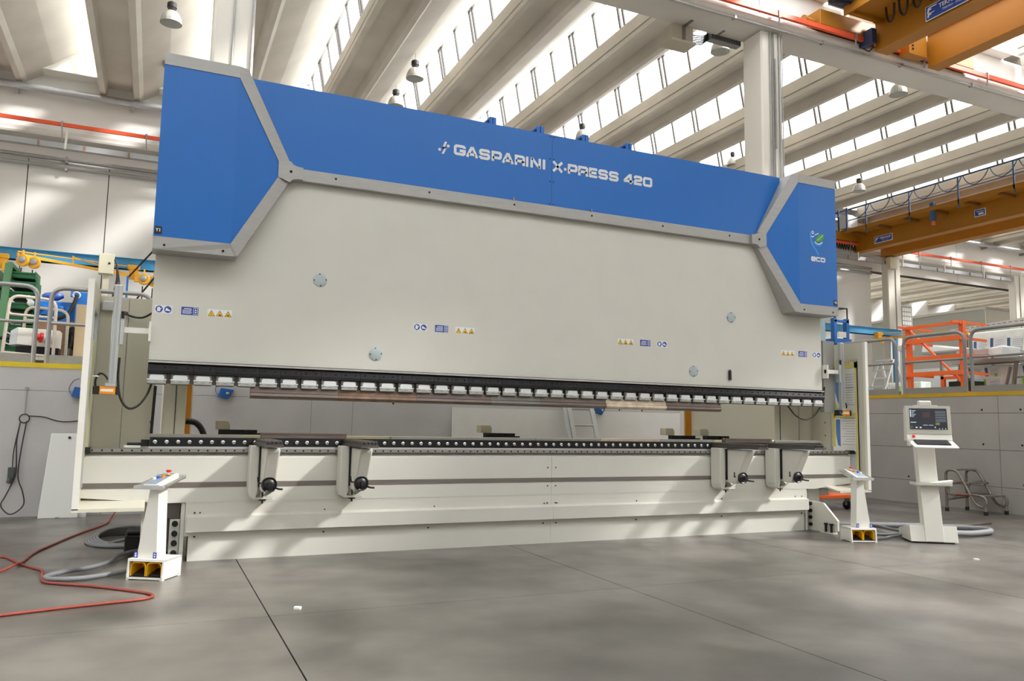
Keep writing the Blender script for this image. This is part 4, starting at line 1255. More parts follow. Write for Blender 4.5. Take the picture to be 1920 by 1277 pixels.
# ------------------------------------------------------------------ control console
t_ = thing('control_console', 'tall cream control console with a dark screen, right of the machine', 'console', (7.249, 5.875, 0), math.radians(-34.5), local=True)
MB().hexa([(0.0, 0.0, 0.015), (0.458, 0.0, 0.015), (0.458, 0.42, 0.015), (0.0, 0.42, 0.015)],
          [(0.0, 0.045, 0.178), (0.458, 0.045, 0.178), (0.458, 0.42, 0.105), (0.0, 0.42, 0.105)]).build('base', CREAM, t_, bevel=0.003)
MB().box(0.03, 0.43, 0.03, 0.4, 0.0, 0.016).build('base_foot', BLACK, t_)
MB().hexa([(0.141, -0.006, 0.018), (0.320, -0.006, 0.018), (0.320, 0.13, 0.018), (0.141, 0.13, 0.018)],
          [(0.141, 0.205, 1.02), (0.323, 0.205, 1.02), (0.323, 0.32, 1.02), (0.141, 0.32, 1.02)]).build('post', CREAM, t_, bevel=0.004)
sh = MB().box(0.07, 0.43, 0.03, 0.22, 0.588, 0.596).box(0.07, 0.43, 0.03, 0.034, 0.588, 0.620).box(0.07, 0.075, 0.03, 0.22, 0.588, 0.618).build('shelf', CREAM, t_)
# head: housing, bezel, display
scr = MB().prism([(0.075, 1.125), (0.105, 1.424), (0.125, 1.424), (0.165, 1.38), (0.165, 1.05), (0.08, 1.05), (0.055, 1.062)], 'yz', 0.012, 0.458).build('screen_housing', CREAM, t_, bevel=0.006)
def fy(z): return 0.075+(z-1.125)/0.299*0.030
def face(mb, x0, x1, z0, z1, o0, o1):
    return mb.hexa([(x0, fy(z0)-o1, z0), (x1, fy(z0)-o1, z0), (x1, fy(z0)-o0, z0), (x0, fy(z0)-o0, z0)],
                   [(x0, fy(z1)-o1, z1), (x1, fy(z1)-o1, z1), (x1, fy(z1)-o0, z1), (x0, fy(z1)-o0, z1)])
face(MB(), 0.012, 0.458, 1.127, 1.424, 0.0, 0.006).build('bezel', mat('bezel_grey', (186, 182, 172), 0.45), scr)
dsp = face(MB(), 0.050, 0.420, 1.173, 1.396, 0.005, 0.008).build('display', mat('display_dark', (36, 38, 44), 0.25, emit=0.6), scr)
g = MB()
face(g, 0.058, 0.066, 1.305, 1.382, 0.0075, 0.0085)
for q in range(6): face(g, 0.072, 0.092+0.012*(q % 3), 1.306+0.013*q, 1.309+0.013*q, 0.0075, 0.0085)
face(g, 0.058, 0.115, 1.246, 1.252, 0.0075, 0.0085)
for q, x in enumerate((0.18, 0.235)): face(g, x, x+0.045, 1.218, 1.222, 0.0075, 0.0085)
for x in (0.335, 0.365, 0.395): face(g, x, x+0.008, 1.180, 1.188, 0.0075, 0.0085)
for x in (0.105, 0.145): face(g, x, x+0.018, 1.188, 1.200, 0.0075, 0.0085)
face(g, 0.294, 0.302, 1.19, 1.205, 0.0075, 0.0085)
g.build('display_icons', mat('display_white', (190, 208, 224), 0.4, emit=0.7), dsp)
g = MB()
for z0, z1 in ((1.345, 1.372), (1.318, 1.340), (1.290, 1.312), (1.255, 1.284)): face(g, 0.305, 0.408, z0, z1, 0.0075, 0.0082)
g.build('display_fields', mat('display_grey', (70, 76, 84), 0.4, emit=0.6), dsp)
g = MB()
face(g, 0.305, 0.345, 1.222, 1.248, 0.0075, 0.0082)
face(g, 0.06, 0.075, 1.19, 1.203, 0.0075, 0.0082)
g.build('display_fields', mat('display_olive', (96, 100, 60), 0.4, emit=0.6), dsp)
face(MB(), 0.18, 0.25, 1.30, 1.355, 0.0075, 0.0082).build('display_sketch', mat('display_red', (58, 40, 40), 0.4, emit=0.5), dsp)
MB().prism([(0.10, 1.424), (0.10, 1.47), (0.12, 1.478), (0.17, 1.478), (0.17, 1.37), (0.12, 1.424)], 'yz', 0.155, 0.275).build('top_bracket', CREAM, scr, bevel=0.004)
MB().box(0.12, 0.34, 0.115, 0.2, 1.415, 1.432).build('top_plate', CREAM, scr)
MB().lathe([(0.012, 0), (0.016, 0.006), (0.016, 0.016), (0.010, 0.02)], (0.078, 0.07, 1.098), 14, (0, -1, 0.2)).build('emergency_button', RED, scr, smooth=50)
kt = MB().hexa([(0.012, 0.075, 1.050), (0.458, 0.075, 1.050), (0.47, -0.085, 0.982), (0.045, -0.085, 0.982)],
               [(0.012, 0.075, 1.060), (0.458, 0.075, 1.060), (0.47, -0.085, 0.992), (0.045, -0.085, 0.992)]).build('keyboard_tray', WHITEP, t_)
MB().box(0.012, 0.03, 0.0, 0.07, 1.0, 1.05).build('tray_hinge', CREAM, kt)
Mc = Matrix.Translation((7.249, 5.875, 0)) @ Matrix.Rotation(math.radians(-34.5), 4, 'Z')
def console_thing(name, label, cat):
    k = thing(name, label, cat, (7.249, 5.875, 0), math.radians(-34.5), local=True)
    return k
k = console_thing('keyboard', 'black keyboard lying on the sloping tray of the control console', 'keyboard')
def kz(y): return 0.993+(y+0.085)/0.16*0.068
MB().hexa([(0.082, -0.042, kz(-0.042)), (0.412, -0.042, kz(-0.042)), (0.405, 0.062, kz(0.062)), (0.075, 0.062, kz(0.062))],
          [(0.082, -0.042, kz(-0.042)+0.012), (0.412, -0.042, kz(-0.042)+0.012), (0.405, 0.062, kz(0.062)+0.012), (0.075, 0.062, kz(0.062)+0.012)]).build('keyboard_case', BLACK, k, bevel=0.002)
g = MB()
for r in range(5):
    for c in range(15):
        x, y = 0.088+0.0208*c-0.001*r, -0.036+0.019*r
        g.hexa([(x, y, kz(y)+0.0115), (x+0.017, y, kz(y)+0.0115), (x+0.017, y+0.015, kz(y+0.015)+0.0115), (x, y+0.015, kz(y+0.015)+0.0115)],
               [(x+0.002, y+0.002, kz(y)+0.016), (x+0.015, y+0.002, kz(y)+0.016), (x+0.015, y+0.013, kz(y+0.015)+0.015), (x+0.002, y+0.013, kz(y+0.015)+0.015)])
g.build('keys', mat('key_grey', (44, 44, 46), 0.5), k, kind='stuff')
k = console_thing('paper_bundle', 'crumpled white papers lying on the small shelf of the console post', 'papers')
MB().hexa([(0.10, 0.05, 0.598), (0.40, 0.05, 0.598), (0.42, 0.19, 0.598), (0.10, 0.19, 0.598)], [(0.12, 0.05, 0.606), (0.40, 0.05, 0.636), (0.46, 0.17, 0.63), (0.10, 0.19, 0.606)]).build('lower_sheet', PAPER, k)
MB().hexa([(0.20, 0.04, 0.605), (0.42, 0.03, 0.612), (0.47, 0.15, 0.628), (0.22, 0.16, 0.612)], [(0.24, 0.045, 0.611), (0.44, 0.03, 0.646), (0.45, 0.13, 0.650), (0.22, 0.16, 0.617)]).build('upper_sheet', PAPER, k)
MB().box(0.11, 0.24, 0.10, 0.12, 0.606, 0.616).build('dark_clip', BLACK, k)

# ------------------------------------------------------------------ hoses and rods on the floor
o = MB().tube(smoothpath([(-0.34, 10.3, 0.05), (-0.37, 10.0, 0.012), (-0.40, 9.55, 0.010), (-0.585, 8.88, 0.010), (-0.72, 8.3, 0.010), (-0.826, 7.78, 0.010), (-0.86, 7.3, 0.010), (-0.88, 7.05, 0.03), (-0.955, 6.9, 0.010), (-1.1, 6.6, 0.010), (-1.5, 6.2, 0.010)]), 0.0095, 8).build('air_hose', HOSER, None, smooth=60)
tag(o, 'thin dark red hose running back under the left guard of the machine', 'hose', 'red hoses on the floor')
o = MB().tube(smoothpath([(-1.4, 7.75, 0.010), (-1.058, 7.607, 0.010), (-0.96, 7.45, 0.010), (-0.86, 7.18, 0.012), (-0.75, 6.98, 0.010), (-0.68, 6.85, 0.010), (-0.655, 6.62, 0.010), (-0.62, 6.40, 0.010), (-0.525, 6.29, 0.010), (-0.36, 6.17, 0.010), (-0.216, 6.042, 0.010), (-0.06, 5.88, 0.010), (0.035, 5.77, 0.010), (0.068, 5.68, 0.010), (0.03, 5.61, 0.010), (-0.06, 5.575, 0.010), (-0.193, 5.55, 0.010), (-0.47, 5.487, 0.010), (-0.73, 5.414, 0.010), (-1.2, 5.3, 0.010)]), 0.0095, 8).build('air_hose', HOSER, None, smooth=60)
tag(o, 'thin red hose with a hairpin bend in front of the left pedal station', 'hose', 'red hoses on the floor')
o = MB().tube(smoothpath([(0.0, 7.50, 0.03), (-0.12, 7.40, 0.03), (-0.20, 7.25, 0.025), (-0.25, 7.0, 0.025), (-0.36, 6.8, 0.025), (-0.52, 6.66, 0.025), (-0.615, 6.52, 0.025), (-0.60, 6.42, 0.025), (-0.52, 6.36, 0.025), (-0.40, 6.36, 0.025), (-0.28, 6.42, 0.025), (-0.14, 6.53, 0.025), (0.02, 6.60, 0.04)]), 0.017, 10).build('conduit_loop', HOSEG, None, smooth=60)
tag(o, 'ribbed grey conduit lying in one wide loop left of the left pedal station', 'conduit')
t_ = thing('conduit_coil', 'flat coil of grey conduit on the floor behind the left pedal station', 'conduit', (-0.2, 8.3, 0))
for i in range(5):
    pts = [(-0.12+(0.37-0.022*i)*math.cos(a*PI/14), 8.25+(0.42-0.028*i)*math.sin(a*PI/14), 0.015+0.022*i*(0.5+0.5*math.sin(a*PI/14))) for a in range(28)]
    MB().tube(pts, 0.013, 8, True).build('turn', HOSEG, t_, smooth=60)
MB().tube(smoothpath([(-0.3, 8.0, 0.025), (-0.1, 8.05, 0.06), (0.05, 8.3, 0.07), (0.1, 8.6, 0.05)]), 0.013, 8).build('loose_end', HOSEG, t_, smooth=60)
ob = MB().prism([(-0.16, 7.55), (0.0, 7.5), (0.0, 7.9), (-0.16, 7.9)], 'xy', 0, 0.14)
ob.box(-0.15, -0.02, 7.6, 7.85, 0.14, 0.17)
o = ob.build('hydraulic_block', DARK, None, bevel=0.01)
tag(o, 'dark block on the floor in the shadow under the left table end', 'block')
t_ = thing('console_conduit', 'thick grey conduits looping on the floor around the console foot', 'conduit', (7.7, 6.3, 0))
MB().tube(smoothpath([(7.2, 7.15, 0.04), (7.5, 7.02, 0.04), (7.9, 6.85, 0.04), (8.25, 6.68, 0.04), (8.6, 6.45, 0.04), (8.80, 6.22, 0.04), (8.79, 6.08, 0.04), (8.62, 6.0, 0.04), (8.3, 5.97, 0.04), (7.96, 5.98, 0.06)]), 0.033, 12).build('thick_loop', HOSEG, t_, smooth=60)
MB().tube(smoothpath([(7.0, 6.42, 0.02), (7.25, 6.42, 0.02), (7.42, 6.30, 0.02), (7.56, 6.16, 0.05)]), 0.016, 8).build('loose_cable', HOSEG, t_, smooth=60)
MB().tube(smoothpath([(6.9, 6.15, 0.02), (7.08, 6.10, 0.02), (7.28, 6.16, 0.02), (7.56, 6.12, 0.05)]), 0.014, 8).build('loose_cable', HOSEG, t_, smooth=60)
MB().tube(smoothpath([(7.57, 6.14, 0.06), (7.65, 6.45, 0.05), (7.75, 6.75, 0.05), (7.62, 6.86, 0.07)]), 0.018, 8).build('loose_cable', HOSEG, t_, smooth=60)
o = MB().tube([(8.2, 6.75, 0.012), (8.9, 6.68, 0.012), (9.74, 6.72, 0.012)], 0.010, 8).build('steel_rod', mat('rod_brown', (92, 76, 66), 0.6), None)
tag(o, 'long thin brown rod lying on the floor right of the console', 'rod')
for x, y, lb in ((6.86, 4.90, 'small white scrap on the floor in front of the console'), (0.85, 5.05, 'small pale scrap by the left floor joint')):
    o = MB().prism([(x, y), (x+0.035, y-0.02), (x+0.05, y+0.01), (x+0.015, y+0.03)], 'xy', 0.0, 0.012).build('scrap', PAPER, None)
    tag(o, lb, 'scrap')

# ------------------------------------------------------------------ rolling step stool by the right wall
t_ = thing('step_stool', 'grey tubular step stool with rubber feet by the right concrete wall', 'steps', (10.9, 7.8, 0))
STOOLT = mat('worn_dull_tube', (136, 130, 122), 0.42, 0.5, var=0.1, scale=14)
def YS(y): return 8.03-(8.02-y)*0.76
def tubeobj(name, pts, r=0.019, mt=STOOLT, rad=0.08, par=None):
    return MB().tube(fillet([(p[0], YS(p[1]), p[2]) for p in pts], rad), r, 8).build(name, mt, par or t_, smooth=60)
XA, XB = 10.68, 11.12
for x in (XA, XB):
    tubeobj('side_tube', [(x, 8.02, 0.03), (x, 8.02, 0.60), (x, 7.78, 0.60), (x, 7.42, 0.12), (x, 7.22, 0.10), (x, 7.22, 0.25), (x, 7.45, 0.27), (x, 7.99, 0.245), (x, 7.99, 0.39), (x, 7.72, 0.44), (x, 7.64, 0.44)])
for (x, y) in ((XA, 8.02), (XB, 8.02), (XA, 7.24), (XB, 7.24)):
    MB().cyl((x, YS(y), 0), (x, YS(y), 0.05), 0.028, 10).build('rubber_foot', RUBBER, t_)
for x in (XA, XB):
    MB().tube([(x, YS(7.24), 0.04), (x, YS(7.24), 0.12)], 0.016, 8).build('foot_tube', GALV, t_)
for y0, y1, z in ((7.78, 7.98, 0.615), (7.56, 7.76, 0.43), (7.24, 7.46, 0.265)):
    y0, y1 = YS(y0), YS(y1)
    st = MB().box(XA, XB, y0, y1, z-0.014, z).build('tread', STOOLT, t_)
    g = MB()
    for q in range(12):
        g.box(XA+0.02+0.035*q, XA+0.035+0.035*q, y0-0.004, y0, z-0.02, z+0.006)
    g.build('tread_teeth', STEEL, st)
MB().tube([(XA, YS(7.55), 0.262), (XA, YS(7.80), 0.252)], 0.020, 8).build('red_sleeve', mat('red_sleeve', (160, 70, 56), 0.6), t_, label='red painted sleeve')
MB().bar((XA, YS(8.0), 0.17), (XB, YS(8.0), 0.20), 0.03, 0.02).bar((XA, YS(8.0), 0.16), (XA, YS(7.75), 0.25), 0.012, 0.02).build('brace', STOOLT, t_)

# ------------------------------------------------------------------ orange cart and coils behind the right end
t_ = thing('tool_cart', 'low orange cart on castors seen under the right end of the machine', 'cart', (9.3, 8.9, 0))
MB().box(8.4, 9.45, 8.55, 9.3, 0.165, 0.215).build('deck_frame', ORANGE, t_, bevel=0.004)
MB().box(8.42, 8.52, 8.6, 8.68, 0.2, 0.62).box(8.42, 8.52, 9.2, 9.28, 0.2, 0.62).build('upright', ORANGE, t_)
for x, y in ((9.33, 8.62), (9.33, 9.24), (8.5, 8.62), (8.5, 9.24)):
    wl_ = MB().cyl((x-0.018, y, 0.065), (x+0.018, y, 0.065), 0.065, 16).build('castor_wheel', RUBBER, t_)
    MB().box(x-0.03, x+0.03, y-0.02, y+0.02, 0.06, 0.165).build('castor_fork', GALV, wl_)
k = thing('grey_crate', 'small grey crate standing on the low orange cart', 'crate', (8.85, 8.7, 0.215))
MB().box(8.6, 8.92, 8.58, 8.85, 0.216, 0.33).build('crate_body', mat('crate_grey', (132, 130, 126), 0.6), k, bevel=0.004)
MB().box(8.6, 8.92, 8.575, 8.582, 0.30, 0.322).build('crate_rim', GREYST, k)
k = thing('cable_coil', 'heap of black cable with a yellow strand on the orange cart', 'cable', (9.1, 9.0, 0.22))
for i in range(6):
    MB().torus((8.95+0.02*(i % 2), 9.05, 0.24+0.035*i), 0.33-0.02*(i % 3), 0.018, (0.05*(i-3), 0.1, 1), 24, 6).build('turn', RUBBER, k, smooth=60)
MB().tube(smoothpath([(8.6, 8.85, 0.36), (8.8, 8.74, 0.31), (9.05, 8.73, 0.31), (9.25, 8.85, 0.38)]), 0.012, 6).build('yellow_strand', YELLOWP, k)
o = MB().torus((9.9, 8.95, 0.18), 0.17, 0.028, (0.5, -0.8, 0.35), 24, 8).torus((9.9, 8.98, 0.2), 0.15, 0.022, (0.45, -0.8, 0.4), 24, 8).build('black_hose_coil', RUBBER, None, smooth=60)
tag(o, 'coil of black hose leaning right of the orange cart', 'hose')

# ------------------------------------------------------------------ things on and against the rear pit wall
t_ = thing('leaning_panel', 'tall white sheet panel leaning on the pit wall left of the machine', 'panel', (-0.9, 10.4, 0))
MB().hexa([(-1.115, 10.33, 0.0), (-0.72, 10.33, 0.0), (-0.72, 10.36, 0.0), (-1.115, 10.36, 0.0)], [(-1.06, 10.50, 0.945), (-0.72, 10.50, 0.945), (-0.72, 10.53, 0.945), (-1.06, 10.53, 0.945)]).build('sheet', mat('leaning_white', (216, 216, 212), 0.45), t_, bevel=0.004)
MB().cyl((-0.87, 10.47, 0.90), (-0.87, 10.50, 0.90), 0.014, 10).build('hole', DARK, t_)
MB().box(-0.94, -0.90, 10.325, 10.335, 0.0, 0.012).build('tab', GALV, t_)
t_ = thing('leaning_panel', 'second white sheet panel standing behind the tall leaning one', 'panel', (-0.7, 10.45, 0))
MB().hexa([(-0.75, 10.40, 0.0), (-0.64, 10.40, 0.0), (-0.64, 10.43, 0.0), (-0.75, 10.43, 0.0)], [(-0.75, 10.535, 0.94), (-0.64, 10.535, 0.94), (-0.64, 10.56, 0.94), (-0.75, 10.56, 0.94)]).build('sheet', mat('leaning_white', (216, 216, 212), 0.45), t_)
t_ = thing('hanging_cord', 'dark extension cord bundled on a wall hook left of the machine', 'cable', (-1.33, 10.55, 1.45))
MB().tube([(-1.345, 10.56, 1.45), (-1.345, 10.56, 1.15)], 0.006, 6).cyl((-1.345, 10.58, 1.455), (-1.345, 10.55, 1.455), 0.02, 10).build('hook_rod', GALV, t_)
CORD = mat('cord_brown', (52, 42, 40), 0.6)
MB().torus((-1.345, 10.555, 1.11), 0.05, 0.007, (0, 1, 0), 18, 6).build('top_loop', CORD, t_)
MB().tube(smoothpath([(-1.38, 10.55, 1.08), (-1.40, 10.54, 0.85), (-1.385, 10.54, 0.6), (-1.39, 10.54, 0.45), (-1.46, 10.53, 0.25), (-1.50, 10.52, 0.14), (-1.43, 10.5, 0.05), (-1.36, 10.5, 0.05), (-1.28, 10.52, 0.14), (-1.30, 10.53, 0.28), (-1.36, 10.54, 0.46), (-1.35, 10.54, 0.75), (-1.32, 10.55, 1.08)], 5), 0.007, 6).build('cord', CORD, t_)
MB().tube(smoothpath([(-1.39, 10.54, 1.0), (-1.42, 10.54, 0.75), (-1.42, 10.54, 0.55)]), 0.006, 6).build('cord_end', CORD, t_)
MB().tube(smoothpath([(-1.30, 10.55, 1.14), (-1.15, 10.55, 1.13), (-0.95, 10.55, 1.08), (-0.6, 10.55, 1.12)]), 0.007, 6).build('cord_run', CORD, t_)
MB().box(-1.46, -1.395, 10.51, 10.56, 0.44, 0.56).cyl((-1.44, 10.53, 0.38), (-1.43, 10.53, 0.44), 0.03, 10).build('connector', mat('connector_grey', (70, 76, 74), 0.5), t_, bevel=0.006)
def wall_socket(x, z, s, lb):
    k = thing('wall_socket', lb, 'socket', (x, 10.56, z), group='blue sockets on the pit wall')
    MB().hexa([(x-0.09*s, 10.48, z-0.06*s), (x+0.03*s, 10.48, z-0.09*s), (x+0.03*s, 10.58, z-0.09*s), (x-0.09*s, 10.58, z-0.06*s)],
              [(x-0.06*s, 10.48, z+0.05*s), (x+0.10*s, 10.48, z+0.03*s), (x+0.10*s, 10.58, z+0.03*s), (x-0.06*s, 10.58, z+0.05*s)]).build('box', mat('socket_blue', (28, 92, 164), 0.5), k, bevel=0.004)
    MB().lathe([(0.02, 0), (0.02, 0.02), (0.008, 0.026)], (x+0.02*s, 10.48, z-0.02*s), 12, (0, -1, 0)).build('cap', BRIGHT, k, smooth=50)
    MB().tube(smoothpath([(x, 10.54, z), (x-0.08, 10.54, z-0.04), (x-0.12, 10.55, z+0.03), (x-0.08, 10.55, z+0.12), (x-0.02, 10.56, z+0.15)]), 0.006, 6).build('lead', HOSEG, k)
wall_socket(0.81, 1.485, 1.0, 'blue wall socket seen under the left part of the ram')
wall_socket(-0.80, 1.44, 1.0, 'blue wall socket half hidden by the left guard box')
wall_socket(6.25, 1.405, 1.0, 'blue wall socket seen under the ram, right of the ladder')
k = thing('backing_sheet', 'large pale sheet standing against the pit wall behind the middle of the machine', 'panel', (5, 10.5, 0))
PSH = mat('pale_sheet', (232, 230, 225), 0.5, var=0.03)
MB().box(3.845, 6.20, 10.50, 10.52, 0.0, 1.372).build('sheet', PSH, k)
MB().box(6.205, 7.9, 10.52, 10.54, 0.0, 1.372).build('sheet', PSH, k)
# ladder against the rear wall
k = thing('ladder', 'aluminium ladder leaning on the pit wall, seen through the gap', 'ladder', (5.9, 10.1, 0))
for x in (5.67, 6.06):
    MB().bar((x+0.06, 9.95, 0.0), (x-0.05, 10.46, 1.68), 0.028, 0.07, (1, 0, 0)).build('rail', ALU, k)
MB().bar((5.64, 9.97, 0.0), (5.56, 10.47, 1.68), 0.025, 0.06, (1, 0, 0)).build('rail', ALU, k)
r0 = None
for i in range(6):
    z = 0.15+0.25*i
    f = z/1.68
    MB().tube([(5.72-0.11*f, 9.95+0.51*f, z), (6.11-0.11*f, 9.95+0.51*f, z)], 0.015, 8).build('rung', ALU, k)
# black hose behind the left side frame
o = MB().tube(smoothpath([(0.30, 8.6, 1.12), (0.40, 8.6, 1.10), (0.47, 8.6, 1.0), (0.49, 8.6, 0.85)]), 0.03, 10).build('hydraulic_hose', RUBBER, None, smooth=60)
tag(o, 'bent black hose rising behind the left column of the machine', 'hose')
# ------------------------------------------------------------------ guard railings on the platform edges
def railing(label, p0, p1, open0, open1, toe=True, mt=GALV, zt=2.665, zm=2.237, r=0.026, group='guard railing sections'):
    """one tube section between two floor points; rounded down-bends at both ends"""
    t_ = thing('guard_railing', label, 'railing', (p0[0], p0[1], 1.757), group=group)
    a, c = Vector((p0[0], p0[1], 1.757)), Vector((p1[0], p1[1], 1.757))
    up = Vector((0, 0, zt-1.757))
    MB().tube(fillet([a, a+up, c+up, c], 0.16, 6), r, 10).build('hoop', mt, t_, smooth=60)
    mz = Vector((0, 0, zm-1.757))
    MB().tube([a+mz, c+mz], r*0.72, 8).build('mid_rail', mt, t_, smooth=60)
    if toe:
        MB().bar(a+Vector((0, 0, 0.055)), c+Vector((0, 0, 0.055)), 0.012, 0.10).build('toe_board', mt, t_)
    L_ = (c-a).length
    if L_ > 2.4:
        m_ = a+(c-a)*0.5
        MB().tube([m_, m_+up], r, 8).build('post', mt, t_, smooth=60)
    return t_
railing('grey tube railing section at the far left edge of the picture', (-3.6, 10.68), (-1.325, 10.68), 1, 0)
railing('grey tube railing section just left of the guard box, crossing behind it', (-1.188, 10.68), (-0.10, 10.68), 0, 0)
railing('grey painted railing section nearest the machine on the right platform edge', (11.40, 10.6), (11.40, 9.41), 0, 0, mt=RAILG, zt=2.715, zm=2.29)
railing('grey painted railing section in front of the orange rack', (11.40, 9.26), (11.40, 8.17), 0, 0, mt=RAILG, zt=2.715, zm=2.29)
railing('grey painted railing section at the right edge, in front of the wrapped packs', (11.40, 8.06), (11.40, 5.6), 0, 1, mt=RAILG, zt=2.725, zm=2.30)

# ------------------------------------------------------------------ left platform
Z0 = 1.75
t_ = thing('bin_frame', 'dark green steel upright frame holding the stack of green bins', 'frame', (-2.0, 12.2, Z0))
MB().bar((-1.93, 12.25, Z0), (-1.885, 12.25, 3.17), 0.085, 0.06, (0, 1, 0)).bar((-1.885, 12.25, 3.17), (-1.80, 12.55, 3.08), 0.06, 0.05).build('upright', GREEND, t_)
MB().bar((-2.6, 12.25, Z0), (-2.6, 12.25, 3.15), 0.085, 0.06, (0, 1, 0)).bar((-2.6, 12.25, 1.95), (-1.93, 12.25, 1.95), 0.05, 0.05).bar((-2.6, 13.0, 1.95), (-1.7, 13.0, 1.95), 0.05, 0.05).build('cross_frame', GREEND, t_)
rows = [1.98, 2.12, 2.27, 2.42, 2.57, 2.72, 2.86, 2.99]
def make_bin(x, z, w_, d):
    k = thing('green_bin', 'x', 'bin', (x, 12.3, z), group='green bins stacked on the platform')
    MB().prism([(12.30, z+0.0), (12.30, z+0.07), (12.36, z+0.115), (12.30+d, z+0.125), (12.30+d, z)], 'yz', x, x+0.012).prism([(12.30, z+0.0), (12.30, z+0.07), (12.36, z+0.115), (12.30+d, z+0.125), (12.30+d, z)], 'yz', x+w_-0.012, x+w_).box(x, x+w_, 12.30, 12.30+d, z, z+0.012).box(x, x+w_, 12.30, 12.312, z, z+0.07).box(x, x+w_, 12.30+d-0.012, 12.30+d, z, z+0.12).build('bin_body', GREEN, k)
    MB().box(x-0.01, x+w_+0.01, 12.285, 12.305, z+0.066, z+0.085).build('rim', GREEN, k)
    return k
bp = None
ordn = ['bottom', 'second', 'third', 'fourth', 'fifth', 'sixth', 'seventh', 'topmost']
for ci, (bx_, lb) in enumerate(((-1.865, 'right'), (-2.30, 'left'))):
    for ri, z in enumerate(rows):
        wd = 0.30
        lab = '%s green plastic bin in the %s column of the stack at the left edge' % (ordn[ri], lb)
        off = 0.05 if ri in (3, 4, 7) else 0.0
        if bp is None:
            bp = make_bin(bx_, z, wd, 0.55)
            bp['label'] = lab
        else:
            dup_tree(bp, (bx_-off*0.4, 12.3+off*0.3, z), label=lab)
k = thing('plastic_bag', 'crumpled white plastic bag hanging out of a green bin', 'bag', (-1.60, 12.25, 2.62))
MB().lathe([(0.01, -0.06), (0.035, -0.04), (0.05, 0.0), (0.03, 0.03), (0.04, 0.06), (0.015, 0.10)], (-1.60, 12.24, 2.66), 9, (-0.35, 0.1, 1)).build('film', FILMW, k, smooth=70)
k = thing('blue_bundle', 'bundle of blue film behind the green bins', 'bundle', (-1.45, 12.8, 2.9))
MB().lathe([(0.03, 0), (0.06, 0.05), (0.07, 0.2), (0.03, 0.28)], (-1.60, 13.3, 2.89), 10, (1, 0, 0.1)).build('wrap', mat('film_blue', (60, 88, 160), 0.4), k, smooth=70)

t_ = thing('blue_machine', 'bright blue machine casing with a black hose behind the railing', 'machine', (-1.3, 13.3, Z0))
MB().box(-1.78, -1.02, 13.2, 14.0, Z0, 2.82).build('casing', MACHB, t_, bevel=0.01)
tw = MB().box(-1.16, -0.95, 13.15, 13.8, 2.0, 2.98).build('tower', MACHB, t_, bevel=0.01)
MB().box(-1.22, -1.10, 13.14, 13.2, 2.90, 3.03).build('tower_arm', MACHB, tw)
textmesh('22', 0.075, 'number', WHITEST, tw, frontM(-1.00, 13.146, 2.66), bold=0.003)
for x in (-1.55, -1.33):
    MB().lathe([(0.035, 0), (0.035, 0.05), (0.02, 0.055)], (x, 13.2, 2.72), 12, (0, -1, 0)).build('knob', MACHB, t_, smooth=40)
MB().torus((-1.14, 13.1, 2.92), 0.045, 0.014, (0, 1, 0.2), 16, 8).build('ring', GREYBOX, t_)
MB().tube(smoothpath([(-1.13, 13.1, 2.92), (-1.16, 13.08, 2.80), (-1.22, 13.06, 2.65), (-1.32, 13.04, 2.56), (-1.45, 13.04, 2.56), (-1.56, 13.08, 2.585)]), 0.026, 10).build('hose', RUBBER, t_, smooth=60)
MB().box(-1.77, -1.62, 13.12, 13.2, 2.52, 2.62).build('socket_box', GREYBOX, t_)
MB().prism([(-1.14, 2.05), (-1.03, 2.05), (-1.14, 2.24)], 'xz', 13.13, 13.15).build('yellow_flash', mat('flash_yellow', (236, 210, 40), 0.5), t_)
o = MB().box(-1.77, -1.13, 12.9, 13.1, Z0+0.1, 2.50)
o = o.build('plywood_crate', WOOD, None)
tag(o, 'brown plywood crate side standing below the blue machine', 'crate')
MB().box(-1.78, -1.72, 12.88, 12.9, Z0, 2.50).box(-1.18, -1.12, 12.88, 12.9, Z0, 2.50).box(-1.77, -1.13, 12.88, 12.9, Z0+0.1, Z0+0.16).build('batten', WOOD, o)
o = MB().box(-1.07, -0.9, 12.4, 12.7, Z0, 2.70).build('tan_carton', CARD, None, bevel=0.004)
tag(o, 'tall tan carton standing beside the blue machine by the guard box', 'carton')
o = MB().torus((-1.13, 12.75, 2.22), 0.17, 0.03, (1, 0.35, 0), 22, 8).torus((-1.11, 12.7, 2.2), 0.15, 0.026, (1, 0.3, 0.1), 22, 8).build('black_cable_coil', RUBBER, None, smooth=60)
tag(o, 'upright coil of black cable wedged beside the tan carton', 'cable')
t_ = thing('tube_trolley', 'cream tube trolley with rounded end frames behind the railing', 'trolley', (-1.6, 11.9, Z0))
MB().tube(fillet([(-1.78, 11.6, Z0+0.12), (-1.74, 11.6, 2.66), (-1.23, 11.6, 2.63), (-1.22, 11.6, Z0+0.1)], 0.12), 0.02, 10).build('front_hoop', CARTT, t_, smooth=60)
MB().tube(fillet([(-1.66, 12.2, Z0+0.12), (-1.64, 12.2, 2.60), (-1.14, 12.2, 2.57), (-1.14, 12.2, Z0+0.1)], 0.12), 0.02, 10).build('rear_hoop', CARTT, t_, smooth=60)
MB().tube([(-1.75, 11.6, 2.42), (-1.24, 11.6, 2.40)], 0.016, 8).tube([(-1.78, 11.6, 1.93), (-1.22, 11.6, 1.90)], 0.018, 8).tube([(-1.65, 12.2, 2.42), (-1.15, 12.2, 2.40)], 0.016, 8).build('cross_tube', CARTT, t_)
MB().box(-1.78, -1.2, 11.58, 12.22, Z0+0.10, Z0+0.14).build('deck', CARTT, t_)
